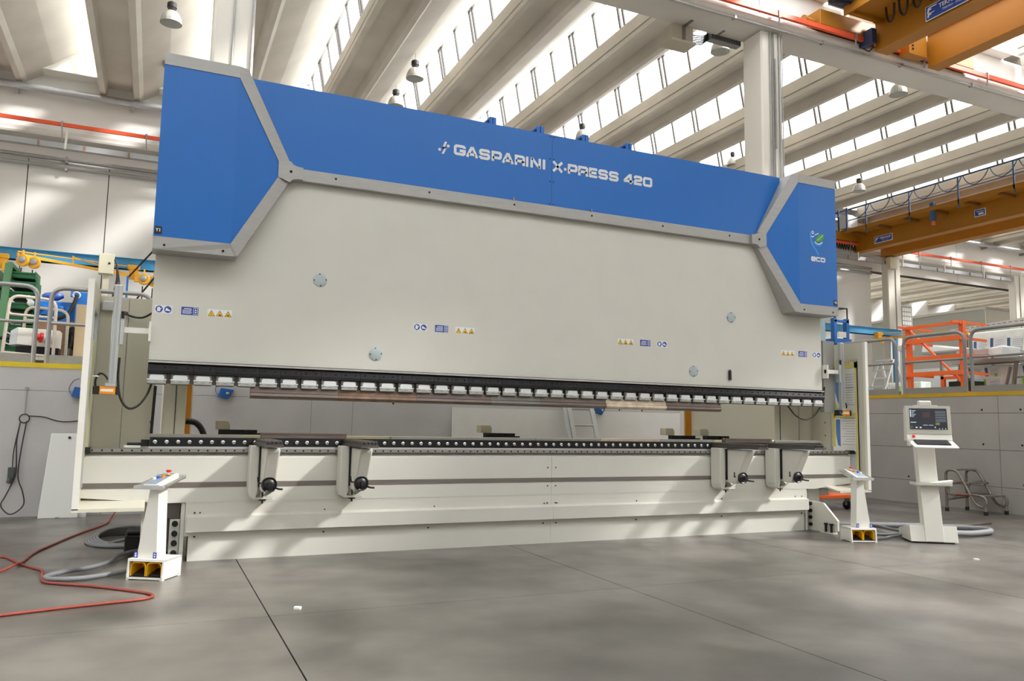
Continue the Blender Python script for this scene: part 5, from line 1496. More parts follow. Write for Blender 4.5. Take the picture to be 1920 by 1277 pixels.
for x in (-1.74, -1.26):
    for y in (11.65, 12.15):
        MB().cyl((x-0.015, y, Z0+0.05), (x+0.015, y, Z0+0.05), 0.05, 12).build('wheel', RUBBER, t_)
t_ = thing('supply_box', 'white electrical supply box with a red plug on the tube trolley', 'box', (-1.5, 11.8, 1.95))
MB().hexa([(-1.66, 11.75, 2.05), (-1.18, 11.72, 2.02), (-1.18, 12.0, 2.02), (-1.66, 12.0, 2.05)], [(-1.655, 11.75, 2.27), (-1.175, 11.72, 2.25), (-1.175, 12.0, 2.25), (-1.655, 12.0, 2.27)]).build('box_body', WHITEP, t_, bevel=0.006)
MB().box(-1.66, -1.18, 11.75, 12.0, 1.89, 2.03).build('box_stand', DARK, t_)
MB().hexa([(-1.74, 11.77, 2.04), (-1.66, 11.75, 2.05), (-1.66, 12.0, 2.05), (-1.74, 12.0, 2.04)], [(-1.73, 11.77, 2.22), (-1.655, 11.75, 2.27), (-1.655, 12.0, 2.27), (-1.73, 12.0, 2.22)]).build('end_cap', GREYBOX, t_)
pl_ = MB().cyl((-1.46, 11.62, 2.15), (-1.39, 11.64, 2.145), 0.045, 14).cyl((-1.39, 11.64, 2.145), (-1.36, 11.65, 2.14), 0.065, 14).build('red_plug', RED, t_, smooth=40)
MB().cyl((-1.36, 11.65, 2.14), (-1.24, 11.69, 2.13), 0.055, 14, 0.06).build('plug_socket', GREYBOX, t_, smooth=40)
MB().tube(smoothpath([(-1.74, 11.85, 2.13), (-1.85, 11.8, 2.12), (-2.0, 11.75, 2.05), (-2.2, 11.7, 1.9)]), 0.022, 8).build('cable', RUBBER, t_, smooth=60)
o = MB().lathe([(0.03, 0), (0.10, 0.03), (0.12, 0.08), (0.07, 0.13)], (-1.20, 12.6, 1.98), 12, (1, 0, 0)).build('dark_shoe_box', GREYST, None, smooth=60)
o.name = 'grey_bundle'
tag(o, 'small grey bundle lying right of the white supply box', 'bundle')
MB().box(-1.32, -1.0, 12.5, 12.9, Z0, 1.88).build('pallet_block', CARD, o)
t_ = thing('switch_cabinet', 'beige switch cabinet on a post behind the left guard box', 'cabinet', (-0.74, 12.5, Z0))
MB().box(-0.84, -0.65, 12.45, 12.62, 3.175, 3.465).build('cabinet_box', BEIGE, t_, bevel=0.005)
MB().box(-0.775, -0.70, 12.5, 12.58, Z0, 3.18).build('post', BEIGE, t_)
MB().lathe([(0.016, 0), (0.014, 0.01)], (-0.705, 12.45, 3.325), 12, (0, -1, 0)).build('lock', DARK, t_)
for q in range(4):
    MB().tube(smoothpath([(-0.645, 12.52, 3.40), (-0.61, 12.5, 3.32), (-0.60+0.012*q, 12.5, 3.1), (-0.655+0.045*q, 12.5, 2.75)]), 0.007 if q else 0.014, 6).build('cable', mat('cord_brown', (52, 42, 40), 0.6), t_)

# jib rail with yellow balancer arms along the back wall
t_ = thing('jib_rail', 'long sky blue steel beam along the white back wall, carrying the yellow arms', 'beam', (XL, 21.5, 4.9))
MB().box(XL, 26.3, 21.42, 21.62, 4.80, 5.06).build('beam', JIBB, t_)
MB().box(XL, 26.3, 21.36, 21.68, 5.045, 5.06).box(XL, 26.3, 21.36, 21.68, 4.80, 4.815).build('flange', JIBB, t_)
for x in (-6.0, 5.0, 15.0, 26.05):
    MB().box(x-0.07, x+0.07, 21.45, 21.6, 1.75, 4.8).build('post', JIBB, t_)
def jib(label, cx, tip, hooks):
    k = thing('balancer_jib', label, 'hoist arm', (cx, 21.3, 4.7), group='yellow jib arms on the blue beam')
    MB().box(cx-0.10, cx+0.10, 21.22, 21.42, 4.53, 4.87).box(cx-0.14, cx+0.14, 21.2, 21.3, 4.76, 4.87).box(cx+0.02, cx+0.14, 21.16, 21.24, 4.45, 4.66).build('clamp', HOISTY, k, bevel=0.01)
    b0 = Vector((cx-0.1, 21.2, 4.60)); tp = Vector(tip)
    MB().bar(b0, tp, 0.04, 0.06).build('boom', HOISTY, k)
    m_ = b0+(tp-b0)*0.55
    MB().tube([b0+Vector((0,0,0.22)), tp+Vector((0,0,0.06))], 0.015, 6).tube([b0+Vector((0,0,0.02)), m_+Vector((0,0,0.17))], 0.015, 6).bar(m_, m_+Vector((0,0,0.2)), 0.03, 0.03, (1,0,0)).build('tie_rod', HOISTY, k)
    for h_ in hooks:
        p = Vector(h_)
        MB().lathe([(0.05, -0.05), (0.115, -0.045), (0.125, 0.0), (0.115, 0.045), (0.05, 0.05)], p, 18, (0.3, 1, 0)).bar(p+Vector((0, 0, 0.12)), p+Vector((0, 0, 0.22)), 0.05, 0.03, (1,0,0)).build('balancer', HOISTY, k, smooth=40)
        MB().lathe([(0.072, 0), (0.068, 0.025), (0.04, 0.04)], p+Vector((-0.015, -0.055, 0.015)), 14, (-0.1, -1, 0)).build('balancer_disc', GALV, k, smooth=40)
        MB().tube([p+Vector((-0.02, 0, -0.15)), p+Vector((-0.02, 0, -1.2))], 0.012, 6).build('wire', BLACKST, k)
jib('yellow jib arm with two balancers over the green bins', -0.66, (-2.72, 18.5, 4.40), [(-2.615, 18.5, 4.28), (-2.42, 18.55, 4.26)])
jib('yellow jib clamp at the far left edge on the blue beam', -3.42, (-5.5, 18.5, 4.40), [(-5.4, 18.5, 4.28)])
jib('yellow jib arm half hidden behind the left end of the machine', 1.9, (-0.15, 18.5, 4.24), [(-0.364, 18.5, 4.10), (-0.17, 18.55, 4.08)])
jib('yellow jib arm on the blue beam at the right, beyond the orange rack', 24.9, (26.7, 18.8, 4.75), [(26.5, 18.85, 4.6)])
t_ = thing('slant_wires', 'two slanting dark tie wires in front of the white back wall', 'wire', (0, 14, 2))
MB().tube([(-0.11, 14.02, 3.95), (-0.515, 14.02, 3.39)], 0.014, 6).tube([(0.0, 14.02, 3.62), (-0.51, 14.02, 2.83)], 0.014, 6).build('wire', BLACKST, t_)
o = MB().box(-0.53, -0.50, 14.0, 14.04, Z0, 3.42).build('blue_post', MACHB, None)
tag(o, 'thin blue post behind the left sensor arm', 'post')

# ------------------------------------------------------------------ right platform
t_ = thing('cantilever_rack', 'orange cantilever rack with short arms on the right platform', 'rack', (12.3, 9.3, Z0))
for y in (9.86, 8.83):
    u = MB().box(12.25, 12.32, y-0.04, y+0.04, Z0, 3.02).build('upright', ORANGE, t_)
    MB().box(12.2, 12.95, y-0.07, y+0.07, Z0, Z0+0.08).build('foot_beam', ORANGE, u)
    for z in (2.985, 2.715, 2.43, 2.14):
        MB().bar((12.03 if z > 2.9 else 12.2, y, z+0.01), (12.88, y, z), 0.035, 0.04).build('arm', ORANGE, u)
for z, hh in ((2.985, 0.05), (2.735, 0.075), (2.42, 0.075), (2.15, 0.075)):
    MB().box(12.20, 12.26, 8.8, 9.92, z-hh/2, z+hh/2).build('cross_beam', ORANGE, t_)
MB().bar((12.27, 9.86, 2.98), (12.27, 8.86, 1.99), 0.03, 0.05, (1, 0, 0)).build('diagonal_brace', ORANGE, t_)
t_ = thing('cantilever_rack', 'red end of a second orange rack low behind the railing', 'rack', (13.2, 8.9, Z0))
MB().box(13.0, 13.06, 9.3, 9.8, 2.10, 2.15).box(13.0, 13.06, 9.74, 9.8, Z0, 2.15).box(13.0, 13.5, 9.3, 9.45, Z0, Z0+0.12).build('frame', ORANGE, t_)
MB().box(13.1, 13.5, 9.32, 9.72, 1.85, 2.06).build('green_box', mat('dark_green', (40, 62, 46), 0.6), t_)

def pack(name, label, x, y0, y1, z0, z1, lean, seed, parts=True):
    """film-wrapped insulation pack: leaning slab with printed label blocks"""
    rnd = random.Random(seed)
    k = thing(name, label, 'pack', (x, (y0+y1)/2, z0), group='printed wrapped packs on the right platform')
    def P(y, z, o=0.0): return (x+lean*(z-z0)/(z1-z0)-o, y, z)
    MB().hexa([P(y0, z0), (x+0.35, y0, z0), (x+0.35, y1, z0), P(y1, z0)], [P(y0, z1), (x+lean+0.35, y0, z1), (x+lean+0.35, y1, z1), P(y1, z1)]).build('film', mat('pack_film', (236, 240, 234), 0.4, var=0.08, scale=6), k, bevel=0.02)
    def quad(mb, a, c, zz0, zz1, sk=0.0, o=0.004):
        return mb.hexa([P(a, zz0, o), P(c, zz0, o), P(c, zz0, -0.004), P(a, zz0, -0.004)], [P(a+sk, zz1, o), P(c+sk, zz1, o), P(c+sk, zz1, -0.004), P(a+sk, zz1, -0.004)])
    b, g, l, w_ = MB(), MB(), MB(), MB()
    yy = y1-0.10
    while yy > y0+0.2:
        wv = rnd.uniform(0.26, 0.36)
        zz = z0+0.05
        while zz < z1-0.15:
            hv = rnd.uniform(0.16, 0.24)
            zt = min(zz+hv, z1-0.03)
            quad(w_, max(yy-wv, y0+0.02), yy, zz, zt, 0.02)
            if rnd.random() < 0.8:
                quad(b, yy-0.06, yy-0.005, zz+0.01, zt-0.01, 0.03, 0.006)
            else:
                quad(g, yy-0.04, yy, zz, zt, 0.03, 0.006)
            for q in range(5):
                zq = zz+0.03+(zt-zz-0.05)*q/5
                if yy-wv+0.05 > y0: quad(l, yy-wv+0.04+0.03*rnd.random(), yy-0.09, zq, zq+0.007, 0, 0.006)
            if rnd.random() < 0.6: quad(g, yy-wv*0.8, yy-wv*0.8+0.05, zz, zz+0.06, 0.02, 0.0065)
            zz = zt+0.04
        yy -= wv+0.03
    w_.build('label_sheet', mat('label_pale', (226, 230, 232), 0.5), k)
    b.build('label_block', mat('label_blue', (66, 96, 140), 0.5), k, kind='stuff')
    g.build('label_block', mat('label_green', (160, 204, 60), 0.5), k, kind='stuff')
    l.build('label_lines', mat('label_grey', (150, 158, 166), 0.5), k, kind='stuff')
    return k
pack('wrapped_pack', 'upper printed wrapped pack leaning on the shelf right of the orange rack', 13.7, 8.75, 9.75, 2.58, 3.0, 0.12, 3)
pack('wrapped_pack', 'upper printed wrapped pack at the right edge of the picture', 13.6, 7.6, 8.70, 2.56, 3.02, 0.12, 5)
pack('wrapped_pack', 'lower printed wrapped pack standing on the platform right of the orange rack', 13.6, 8.95, 9.80, Z0+0.12, 2.36, 0.06, 8)
pack('wrapped_pack', 'lower printed wrapped pack at the right edge below the steel shelf', 13.6, 7.6, 8.80, Z0+0.12, 2.36, 0.06, 11)
pack('wrapped_pack', 'printed wrapped pack far back, seen low through the orange rack', 16.0, 12.6, 13.6, Z0, 2.3, 0.05, 17)
t_ = thing('pack_shelf', 'grey steel shelf frame holding the printed packs at the right edge', 'shelf', (13.6, 8.6, Z0))
for y in (8.86, 7.5, 9.9):
    MB().bar((13.55, y, Z0), (13.55, y-0.12, 2.5), 0.05, 0.05, (1, 0, 0)).build('leg', mat('shelf_brown', (132, 122, 116), 0.5), t_)
MB().bar((13.54, 8.86, 2.30), (13.54, 9.02, Z0), 0.03, 0.04, (1, 0, 0)).build('strut', mat('shelf_brown', (132, 122, 116), 0.5), t_)
MB().box(13.5, 14.1, 7.3, 9.95, 2.40, 2.47).build('shelf_beam', mat('shelf_grey', (172, 170, 166), 0.5), t_)
MB().box(13.5, 13.55, 7.3, 8.8, 2.10, 2.13).build('lower_beam', mat('shelf_brown', (132, 122, 116), 0.5), t_)
tb = MB().hexa([(13.5, 9.95, 3.0), (13.62, 9.95, 3.0), (13.62, 7.6, 3.06), (13.5, 7.6, 3.06)], [(13.5, 9.95, 3.06), (13.62, 9.95, 3.06), (13.62, 7.6, 3.18), (13.5, 7.6, 3.18)]).build('perforated_beam', mat('beam_pale', (200, 198, 192), 0.45), t_)
g = MB()
for i in range(22):
    y = 9.8-0.1*i
    z = 3.035+0.0255*(9.95-y)*1.3
    g.box(13.496, 13.51, y-0.03, y+0.03, z, z+0.012)
g.build('slots', GREYST, tb, kind='stuff')
t_ = thing('wrapped_profiles', 'bundle of pale profiles in clear plastic lying across the steel shelf', 'bundle', (13.0, 9.0, 2.5))
MB().hexa([(12.95, 9.45, 2.50), (13.45, 9.45, 2.50), (13.45, 8.72, 2.475), (12.95, 8.72, 2.475)], [(12.95, 9.45, 2.575), (13.45, 9.45, 2.575), (13.45, 8.72, 2.60), (12.95, 8.72, 2.60)]).build('profiles', mat('profile_mauve', (196, 188, 186), 0.4), t_, bevel=0.01)
MB().hexa([(12.94, 8.86, 2.468), (13.46, 8.86, 2.468), (13.46, 8.62, 2.45), (12.9, 8.65, 2.40)], [(12.94, 8.86, 2.60), (13.46, 8.86, 2.60), (13.46, 8.60, 2.62), (12.94, 8.58, 2.63)]).build('plastic_wrap', FILMW, t_, bevel=0.03)
t_ = thing('wrapped_bundle', 'white plastic-wrapped bundle lying behind the orange rack', 'bundle', (13.6, 10.0, 2.4))
MB().hexa([(13.4, 10.5, 2.66), (14.0, 10.5, 2.66), (14.0, 9.6, 2.66), (13.4, 9.6, 2.66)], [(13.45, 10.5, 2.82), (13.95, 10.5, 2.84), (13.9, 9.6, 2.69), (13.5, 9.6, 2.69)]).build('wrap', FILMW, t_, bevel=0.03)
MB().box(13.4, 14.1, 9.5, 10.6, 2.635, 2.66).box(14.05, 14.1, 9.5, 9.55, Z0, 2.64).box(14.05, 14.1, 10.55, 10.6, Z0, 2.64).build('board', mat('shelf_grey', (172, 170, 166), 0.5), t_)
t_ = thing('strip_light', 'lit fluorescent strip light hanging beyond the orange rack', 'lamp', (16.5, 12.6, 2.84))
MB().box(16.45, 16.53, 11.9, 13.4, 2.80, 2.84).build('tube', mat('strip_glow', (255, 252, 245), 0.4, emit=5.0), t_)
MB().box(16.42, 16.56, 11.9, 13.4, 2.84, 2.88).box(16.5, 16.53, 11.92, 11.95, Z0, 2.85).box(16.5, 16.53, 13.35, 13.38, Z0, 2.85).build('reflector', WHITEP, t_)
t_ = thing('work_bench', 'grey bench with a low back panel beyond the orange rack', 'bench', (17.2, 12.6, Z0))
MB().box(16.9, 17.4, 11.5, 14.0, 2.05, 2.10).box(17.35, 17.4, 11.5, 14.0, 2.1, 2.70).build('bench_top', GREYBOX, t_)
for y in (11.6, 13.9):
    MB().box(16.95, 17.0, y-0.03, y+0.03, Z0, 2.05).box(17.3, 17.35, y-0.03, y+0.03, Z0, 2.05).build('leg', GREYST, t_)
t_ = thing('step_ladder', 'silver folding step ladder standing on the far right platform', 'ladder', (14.2, 12, Z0))
for x, d in ((13.85, 0.42), (14.25, 0.30)):
    pass
for q in range(2):
    y = 11.8+0.4*q
    MB().bar((13.80+0.02*q, y, Z0), (14.22, y-0.05*q+0.02, 2.66), 0.035, 0.06, (0, 1, 0)).build('front_rail', ALU, t_)
    MB().bar((14.62-0.04*q, y, Z0), (14.28, y-0.05*q+0.02, 2.66), 0.03, 0.05, (0, 1, 0)).build('back_rail', ALU, t_)
for i in range(4):
    f = 0.15+0.2*i
    x = 13.8+0.42*f
    MB().box(x-0.03, x+0.05, 11.8, 12.18, Z0+0.91*f, Z0+0.91*f+0.025).build('step', ALU, t_)
MB().box(14.15, 14.35, 11.8, 12.18, 2.64, 2.67).build('top_cap', ALU, t_)
t_ = thing('rack_column', 'grey slotted column with small red tabs left of the orange rack', 'rack', (13.0, 10.6, Z0))
MB().box(12.95, 13.06, 10.45, 10.6, Z0, 2.75).box(12.92, 13.1, 10.4, 10.65, 2.68, 2.78).build('column', GREYBOX, t_)
for z in (2.72, 2.43, 2.14, 1.85):
    MB().box(12.90, 12.96, 10.44, 10.52, z-0.02, z+0.02).build('red_tab', RED, t_)
o = MB().prism([(15.0, 11.8), (16.2, 11.8), (16.2, 12.6), (15.0, 12.6)], 'xy', Z0, Z0+0.28).build('green_tub', GREEND, None, bevel=0.04)
tag(o, 'low green tub on the platform under the step ladder', 'tub')
o = MB().box(13.35, 13.75, 11.9, 12.3, Z0, 2.02).build('blue_tub', mat('tub_blue', (30, 56, 92), 0.5), None, bevel=0.03)
tag(o, 'dark blue tub on the platform left of the step ladder', 'tub')
t_ = thing('lift_cage', 'blue lift cage with a white notice behind the right end cover', 'lift', (19.4, 18, Z0))
for x in (19.14, 19.66):
    MB().box(x-0.055, x+0.055, 17.95, 18.1, 3.9, 4.62).build('side_post', MACHB, t_)
    MB().bar((x+0.03, 18.0, 4.6), (x+0.03, 18.0, 4.96), 0.03, 0.03, (1, 0, 0)).build('thin_post', BLACKST, t_)
MB().box(19.05, 19.75, 17.9, 18.5, 3.82, 3.98).build('cage_floor', MACHB, t_)
MB().box(19.1, 19.7, 17.95, 18.05, 4.50, 4.57).build('top_bar', MACHB, t_)
MB().bar((19.15, 18.0, 4.95), (19.7, 18.0, 4.96), 0.03, 0.03).bar((19.1, 18.5, 4.9), (19.7, 18.0, 4.96), 0.03, 0.03).build('thin_rail', BLACKST, t_)
MB().box(19.22, 19.56, 17.93, 17.95, 4.02, 4.2).build('notice', PAPER, t_)
MB().box(19.3, 19.5, 18.0, 18.3, Z0, 3.85).build('mast', MACHB, t_)
t_ = thing('notice_board', 'framed notice board with papers hanging right of the far column', 'board', (26.9, 21.9, 5.8))
MB().box(26.75, 27.4, 21.80, 21.85, 5.15, 6.15).build('frame', ALU, t_)
MB().box(26.80, 27.35, 21.79, 21.81, 5.30, 6.10).build('board_face', mat('board_grey', (150, 152, 150), 0.4), t_)
g = MB()
for i in range(4):
    for j in range(4):
        g.box(26.84+0.125*i, 26.94+0.125*i, 21.785, 21.795, 5.36+0.18*j, 5.50+0.18*j)
g.build('papers', PAPER, t_, kind='stuff')
t_ = thing('gate_post_box', 'beige box mounted high on the far column', 'box', (26.2, 21.7, 7.55))
MB().box(26.0, 26.38, 21.58, 21.75, 7.5, 7.97).build('box_body', BEIGE, t_, bevel=0.01)
t_ = thing('cabin', 'grey flat-roofed cabin in the next hall, behind the far column', 'building', (36, 26, Z0))
MB().box(35.9, 41.0, 24.6, 33.0, Z0, 7.05).build('cabin_wall', mat('cabin_grey', (150, 148, 138), 0.6), t_)
MB().box(35.8, 41.1, 24.5, 33.1, 7.02, 7.14).build('cabin_roof', mat('cabin_edge', (176, 172, 160), 0.6), t_)
MB().box(35.9, 41.0, 24.57, 24.6, Z0, 7.02).build('cabin_front', mat('cabin_pale', (206, 202, 190), 0.6), t_)

# ------------------------------------------------------------------ pendant lamps
def make_lamp():
    k = thing('pendant_lamp', 'x', 'lamp', (0, 0, 0), group='bell shaped pendant lamps')
    prof = [(0.21, -0.17), (0.205, -0.10), (0.185, -0.03), (0.15, 0.04), (0.10, 0.085), (0.06, 0.10)]
    inner = [(r-0.008, z) for r, z in prof]
    m_ = MB()
    n = 28
    o0 = len(m_.v)
    for r, z in prof+inner[::-1]:
        for q in range(n):
            rr = r*(1+0.012*(q % 2))
            m_.v.append((rr*math.cos(2*PI*q/n), rr*math.sin(2*PI*q/n), z))
    R_ = len(prof)*2
    for i in range(R_-1):
        for q in range(n):
            m_.f.append((i*n+q, i*n+(q+1) % n, (i+1)*n+(q+1) % n, (i+1)*n+q))
    m_.build('bell', mat('lamp_bell', (206, 204, 198), 0.4, 0.2), k)
    MB().lathe([(0.198, -0.165), (0.15, -0.10), (0.10, -0.06), (0.02, -0.05)], (0, 0, 0), 24, (0, 0, 1), caps=False).build('lens', mat('lamp_lens', (176, 178, 172), 0.35), k, smooth=60)
    MB().lathe([(0.06, 0.09), (0.075, 0.12), (0.075, 0.16), (0.095, 0.17), (0.095, 0.26), (0.085, 0.275)], (0, 0, 0), 18).build('gear_housing', mat('lamp_black', (58, 56, 54), 0.5), k, smooth=30)
    MB().tube([(0, 0, 0.27), (0, 0, 0.95)], 0.008, 6).torus((0, 0, 0.98), 0.03, 0.006, (0, 1, 0), 10, 5).build('suspension_cord', GALV, k)
    return k
LP = [(-0.16, 17.0, 9.39, 'grey bell pendant lamp hanging above the left end cover'), (5.22, 17.5, 9.51, 'grey bell pendant lamp hanging clear above the blue panel, left of the middle'),
      (5.40, 19.8, 9.72, 'grey bell pendant lamp half hidden by the top edge of the blue panel, left'), (11.12, 19.8, 9.80, 'grey bell pendant lamp behind the blue brackets on top of the machine'),
      (16.94, 20.0, 9.95, 'grey bell pendant lamp just left of the near column foot, above the blue panel'), (16.38, 13.2, 9.64, 'grey bell pendant lamp right of the near column under the girder'),
      (21.51, 19.0, 9.45, 'small grey bell pendant lamp above the far crane walkway'), (11.1, 13.5, 9.72, 'grey bell pendant lamp partly hidden behind the girder and grey box'),
      (-0.10, 20.5, 9.93, 'lamp whose dark top alone shows over the left end cover')]
lp = make_lamp()
for i, (x, y, z, lb) in enumerate(LP):
    if i == 0:
        lp.location = (x, y, z)
        lp['label'] = lb
    else:
        dup_tree(lp, (x, y, z), label=lb)
t_ = thing('lamp_track', 'long thin steel track under the roof carrying the pendant lamps, left of the middle', 'track', (5.2, 17, 10.5))
MB().box(5.17, 5.25, 11.5, 20.5, 10.42, 10.50).build('track', GALV, t_)
for y in (12.5, 14.5, 16.5, 18.5, 20.2):
    MB().tube([(5.21, y, 10.5), (5.21, y, 10.62)], 0.01, 6).build('hanger', GALV, t_)

# grey junction box and trunking under the near girder
t_ = thing('junction_box', 'beige junction box hanging under the near girder beside the column', 'box', (8.35, 11.3, 8.43))
MB().box(8.12, 8.58, 11.18, 11.45, 8.13, 8.43).box(8.07, 8.62, 11.14, 11.5, 8.09, 8.135).build('box_body', mat('box_taupe', (172, 164, 148), 0.55), t_, bevel=0.006)
MB().box(8.34, 8.40, 11.165, 11.18, 8.14, 8.43).box(8.36, 8.42, 10.95, 11.18, 8.42, 8.43).build('strap', GREYST, t_)
t_ = thing('cable_trunking', 'grey slotted trunking with cable bundle under the near girder by the column', 'trunking', (9.3, 11.25, 8.4))
MB().box(9.0, 9.70, 11.2, 11.34, 8.335, 8.51).build('trunk', mat('trunk_grey', (120, 120, 118), 0.5), t_)
g = MB()
for i in range(17):
    g.box(9.02+0.04*i, 9.036+0.04*i, 11.195, 11.202, 8.35, 8.49)
g.build('slots', BLACKST, t_, kind='stuff')
MB().box(9.12, 9.17, 11.0, 11.2, 8.42, 8.43).build('strap', GREYST, t_)
for i in range(6):
    z = 8.2+0.03*i
    MB().tube(smoothpath([(8.58, 11.3, z), (8.70, 11.28, z-0.015+0.005*i), (8.85, 11.28, z+0.03), (9.0, 11.28, 8.36+0.02*i)]), 0.011, 6).build('cable', RUBBER, t_)

# ------------------------------------------------------------------ bridge cranes
def girder(name, par, x0, x1, y0, y1, z0, z1):
    g = MB().box(x0+0.03, x1-0.03, y0, y1-0.001, z0+0.02, z1).box(x0, x1, y0, y1, z0, z0+0.02).box(x0-0.03, x1+0.03, y0, y1, z1, z1+0.03)
    return g.build(name, CRANEY, par)
t_ = thing('bridge_crane', 'ochre double girder bridge crane at the top right, nearest the camera', 'crane', (12.5, 10, 8.4))
girder('girder', t_, 12.18, 12.52, -6.0, 10.3, 8.38, 8.95)
girder('girder', t_, 13.63, 13.95, -6.0, 10.3, 8.36, 9.05)
ec = MB().box(10.9, 15.2, 10.40, 10.74, 8.70, 9.0).build('end_carriage', CRANEY, t_, bevel=0.01)
MB().cyl((10.70, 10.57, 8.80), (10.9, 10.57, 8.80), 0.06, 14).cyl((10.64, 10.57, 8.80), (10.70, 10.57, 8.80), 0.085, 14).build('buffer', CRANEY, ec)
MB().box(13.0, 13.5, 10.2, 10.42, 8.5, 9.0).build('gusset_plate', CRANEY, ec)
for q in range(4):
    MB().cyl((13.1, 10.18, 8.6+0.07*q), (13.1, 10.2, 8.6+0.07*q), 0.018, 8).build('bolt', DARK, ec)
MB().box(12.0, 12.12, 10.2, 10.5, 8.5, 8.78).build('end_stop', mat('stop_navy', (36, 50, 86), 0.5), ec)
MB().tube(smoothpath([(12.16, 10.28, 8.85), (12.2, 10.32, 8.6), (12.1, 10.35, 8.4), (11.95, 10.36, 8.42)]), 0.012, 6).build('cable', RUBBER, ec)
wk = MB().box(11.35, 12.16, -6, 10.25, 8.93, 8.97).box(11.33, 11.37, -6, 10.25, 8.88, 9.05).build('walkway', CRANEY, t_)
for i in range(8):
    y = 10.1-1.2*i
    MB().box(11.4, 12.16, y-0.03, y+0.03, 8.86, 8.93).build('walkway_bracket', CRANEY, wk)
for i in range(7):
    y = 9.75-0.28*i
    pts = [(11.85, y, 8.92), (11.85, y-0.02, 8.7), (11.85, y-0.09, 8.60), (11.85, y-0.16, 8.7), (11.85, y-0.18, 8.92)]
    MB().tube(smoothpath(pts, 4), 0.02, 6).build('festoon_loop', RUBBER, t_)
bx_ = MB().box(11.0, 11.45, 9.9, 10.3, 9.06, 9.5).build('drive_cabinet', mat('drive_navy', (52, 86, 130), 0.5), t_)
MB().ring([(10.75, 9.06), (11.0, 9.06), (11.0, 9.4), (10.75, 9.4)], [(10.78, 9.09), (10.97, 9.09), (10.97, 9.37), (10.78, 9.37)], 'xz', 10.1, 10.13).build('cage_frame', mat('drive_navy', (52, 86, 130), 0.5), bx_)
MB().tube([(10.9, 10.2, 9.04), (11.6, 10.0, 9.06), (12.1, 9.5, 9.08)], 0.03, 8).build('cable_bundle', RUBBER, t_)
lb = MB().box(12.165, 12.18, 8.36, 9.19, 8.445, 8.715).build('maker_plate', WHITEST, t_)
MB().box(12.160, 12.166, 8.375, 9.175, 8.458, 8.702).build('plate_field', BLUEST, lb)
textmesh('TEKNOLIP', 0.105, 'plate_text', WHITEST, lb, leftM(12.158, 8.68, 8.615), bold=0.002)
textmesh('TREVISO - ITALY', 0.055, 'plate_text', WHITEST, lb, leftM(12.158, 8.66, 8.525))
g = MB()
for o_, s_ in ((0.0, 1.0), (-0.10, 0.7)):
    zz = 8.66+o_
    g.prism([(9.15, zz-0.09*s_), (9.12, zz-0.09*s_), (9.11, zz-0.04*s_), (9.07, zz-0.04*s_), (9.06, zz-0.015*s_), (9.10, zz-0.015*s_), (9.09, zz), (9.02-0.05*(s_ > .9), zz), (9.0-0.05*(s_ > .9), zz+0.02*s_), (9.11, zz+0.02*s_), (9.14, zz)], 'yz', 12.158, 12.161)
g.build('plate_emblem', WHITEST, lb)

t_ = thing('bridge_crane', 'ochre double girder bridge crane at mid height on the right, in the back bay', 'crane', (25, 16, 8))
girder('girder', t_, 24.5, 24.86, 11.1, 22.0, 8.04, 8.68)
girder('girder', t_, 25.95, 26.4, 11.1, 22.0, 8.02, 8.68)
wk = MB().box(23.75, 24.47, 11.1, 21.9, 8.70, 8.73).box(23.73, 23.77, 11.1, 21.9, 8.66, 8.80).build('walkway', CRANEY, t_)
for i in range(9):
    y = 21.4-1.15*i
    MB().box(23.8, 24.47, y-0.05, y+0.05, 8.60, 8.70).build('walkway_bracket', mat('bracket_brown', (120, 78, 16), 0.6), wk)
NAVY = mat('rail_navy', (70, 96, 130), 0.5)
rl = MB().tube([(23.75, 11.1, 9.55), (23.75, 22.3, 9.55)], 0.035, 8).build('top_rail', NAVY, t_)
MB().tube([(23.75, 11.1, 9.12), (23.75, 22.0, 9.12)], 0.02, 8).build('mid_rail', NAVY, t_)
for i in range(6):
    y = 20.7-1.85*i
    MB().box(23.73, 23.77, y-0.025, y+0.025, 8.5, 9.55).build('rail_post', NAVY, t_)
for i in range(11):
    y = 21.4-0.92*i
    pts = [(23.72, y, 9.53), (23.72, y-0.14, 9.28), (23.72, y-0.40, 9.14), (23.72, y-0.70, 9.28), (23.72, y-0.88, 9.53)]
    MB().tube(smoothpath(pts, 5), 0.018, 6).build('festoon_loop', NAVY, t_)
for i in range(9):
    x = 23.45+0.13*i
    pts = [(x, 21.95, 8.8), (x+0.01, 21.93, 8.3), (x+0.05, 21.92, 8.1), (x+0.09, 21.93, 8.3), (x+0.10, 21.95, 8.8)]
    MB().tube(smoothpath(pts, 4), 0.022, 6).build('cable_loop', RUBBER, t_)
MB().box(23.2, 27.5, 21.78, 22.02, 8.42, 8.72).build('end_carriage', CRANEY, t_)
MB().box(23.65, 24.2, 21.5, 21.9, 8.85, 9.35).build('drive_cabinet', GREYBOX, t_)
for y in (21.5, 21.9):
    MB().box(23.62, 23.66, y-0.03, y+0.03, 8.7, 9.6).build('cabinet_post', mat('drive_navy', (52, 86, 130), 0.5), t_)
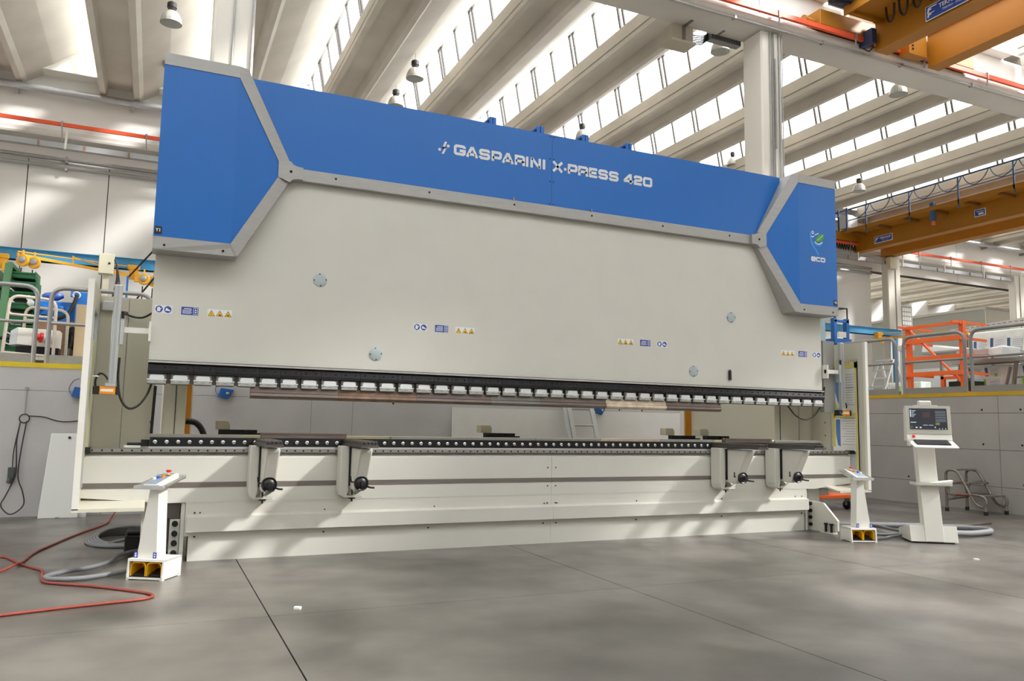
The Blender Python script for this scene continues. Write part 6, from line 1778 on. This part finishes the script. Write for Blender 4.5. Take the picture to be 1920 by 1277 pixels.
for (y0, y1, z0, z1, tx) in ((20.22, 21.02, 8.20, 8.46, True), (16.62, 17.0, 8.28, 8.52, False)):
    lb = MB().box(24.505, 24.53, y0, y1, z0, z1).build('maker_plate', WHITEST, t_)
    MB().box(24.500, 24.506, y0+0.02, y1-0.02, z0+0.02, z1-0.02).build('plate_field', BLUEST, lb)
    if tx:
        textmesh('TEKNOLIP', 0.105, 'plate_text', WHITEST, lb, leftM(24.498, (y0+y1)/2-0.09, z0+0.155), bold=0.003)
        textmesh('TREVISO - ITALY', 0.04, 'plate_text', WHITEST, lb, leftM(24.498, (y0+y1)/2-0.09, z0+0.07))
        g = MB().prism([(y1-0.05, z0+0.05), (y1-0.08, z0+0.05), (y1-0.09, z0+0.12), (y1-0.14, z0+0.13), (y1-0.13, z0+0.16), (y1-0.2, z0+0.17), (y1-0.2, z0+0.2), (y1-0.07, z0+0.2)], 'yz', 24.497, 24.501)
        g.build('plate_emblem', WHITEST, lb)
    else:
        MB().box(24.497, 24.501, y0+0.06, y1-0.14, z0+0.05, z0+0.11).box(24.497, 24.501, y0+0.05, y1-0.08, z0+0.15, z0+0.17).build('plate_print', WHITEST, lb)
MB().box(23.78, 23.92, 17.95, 18.1, 8.3, 8.95).build('push_button_box', mat('drive_navy', (52, 86, 130), 0.5), t_)
MB().cyl((23.85, 18.02, 8.18), (23.85, 18.02, 8.3), 0.06, 10).build('horn', mat('horn_orange', (226, 96, 60), 0.5), t_)
# lit lamps far off in the next hall
for x, y, z, lb in ((30.6, 27.0, 9.0, 'left'), (35.9, 27.0, 9.0, 'right')):
    o = MB().lathe([(0.02, -0.14), (0.13, -0.08), (0.15, 0), (0.13, 0.08), (0.02, 0.14)], (x, y, z), 14).build('hall_lamp', mat('lamp_glow', (255, 255, 250), 0.4, emit=4.0), None, smooth=60)
    tag(o, 'small lit lamp in the next hall, the %s of two under its roof' % lb, 'lamp')
    MB().tube([(x, y, z+0.13), (x, y, z+0.74)], 0.015, 6).build('stem', GALV, o)
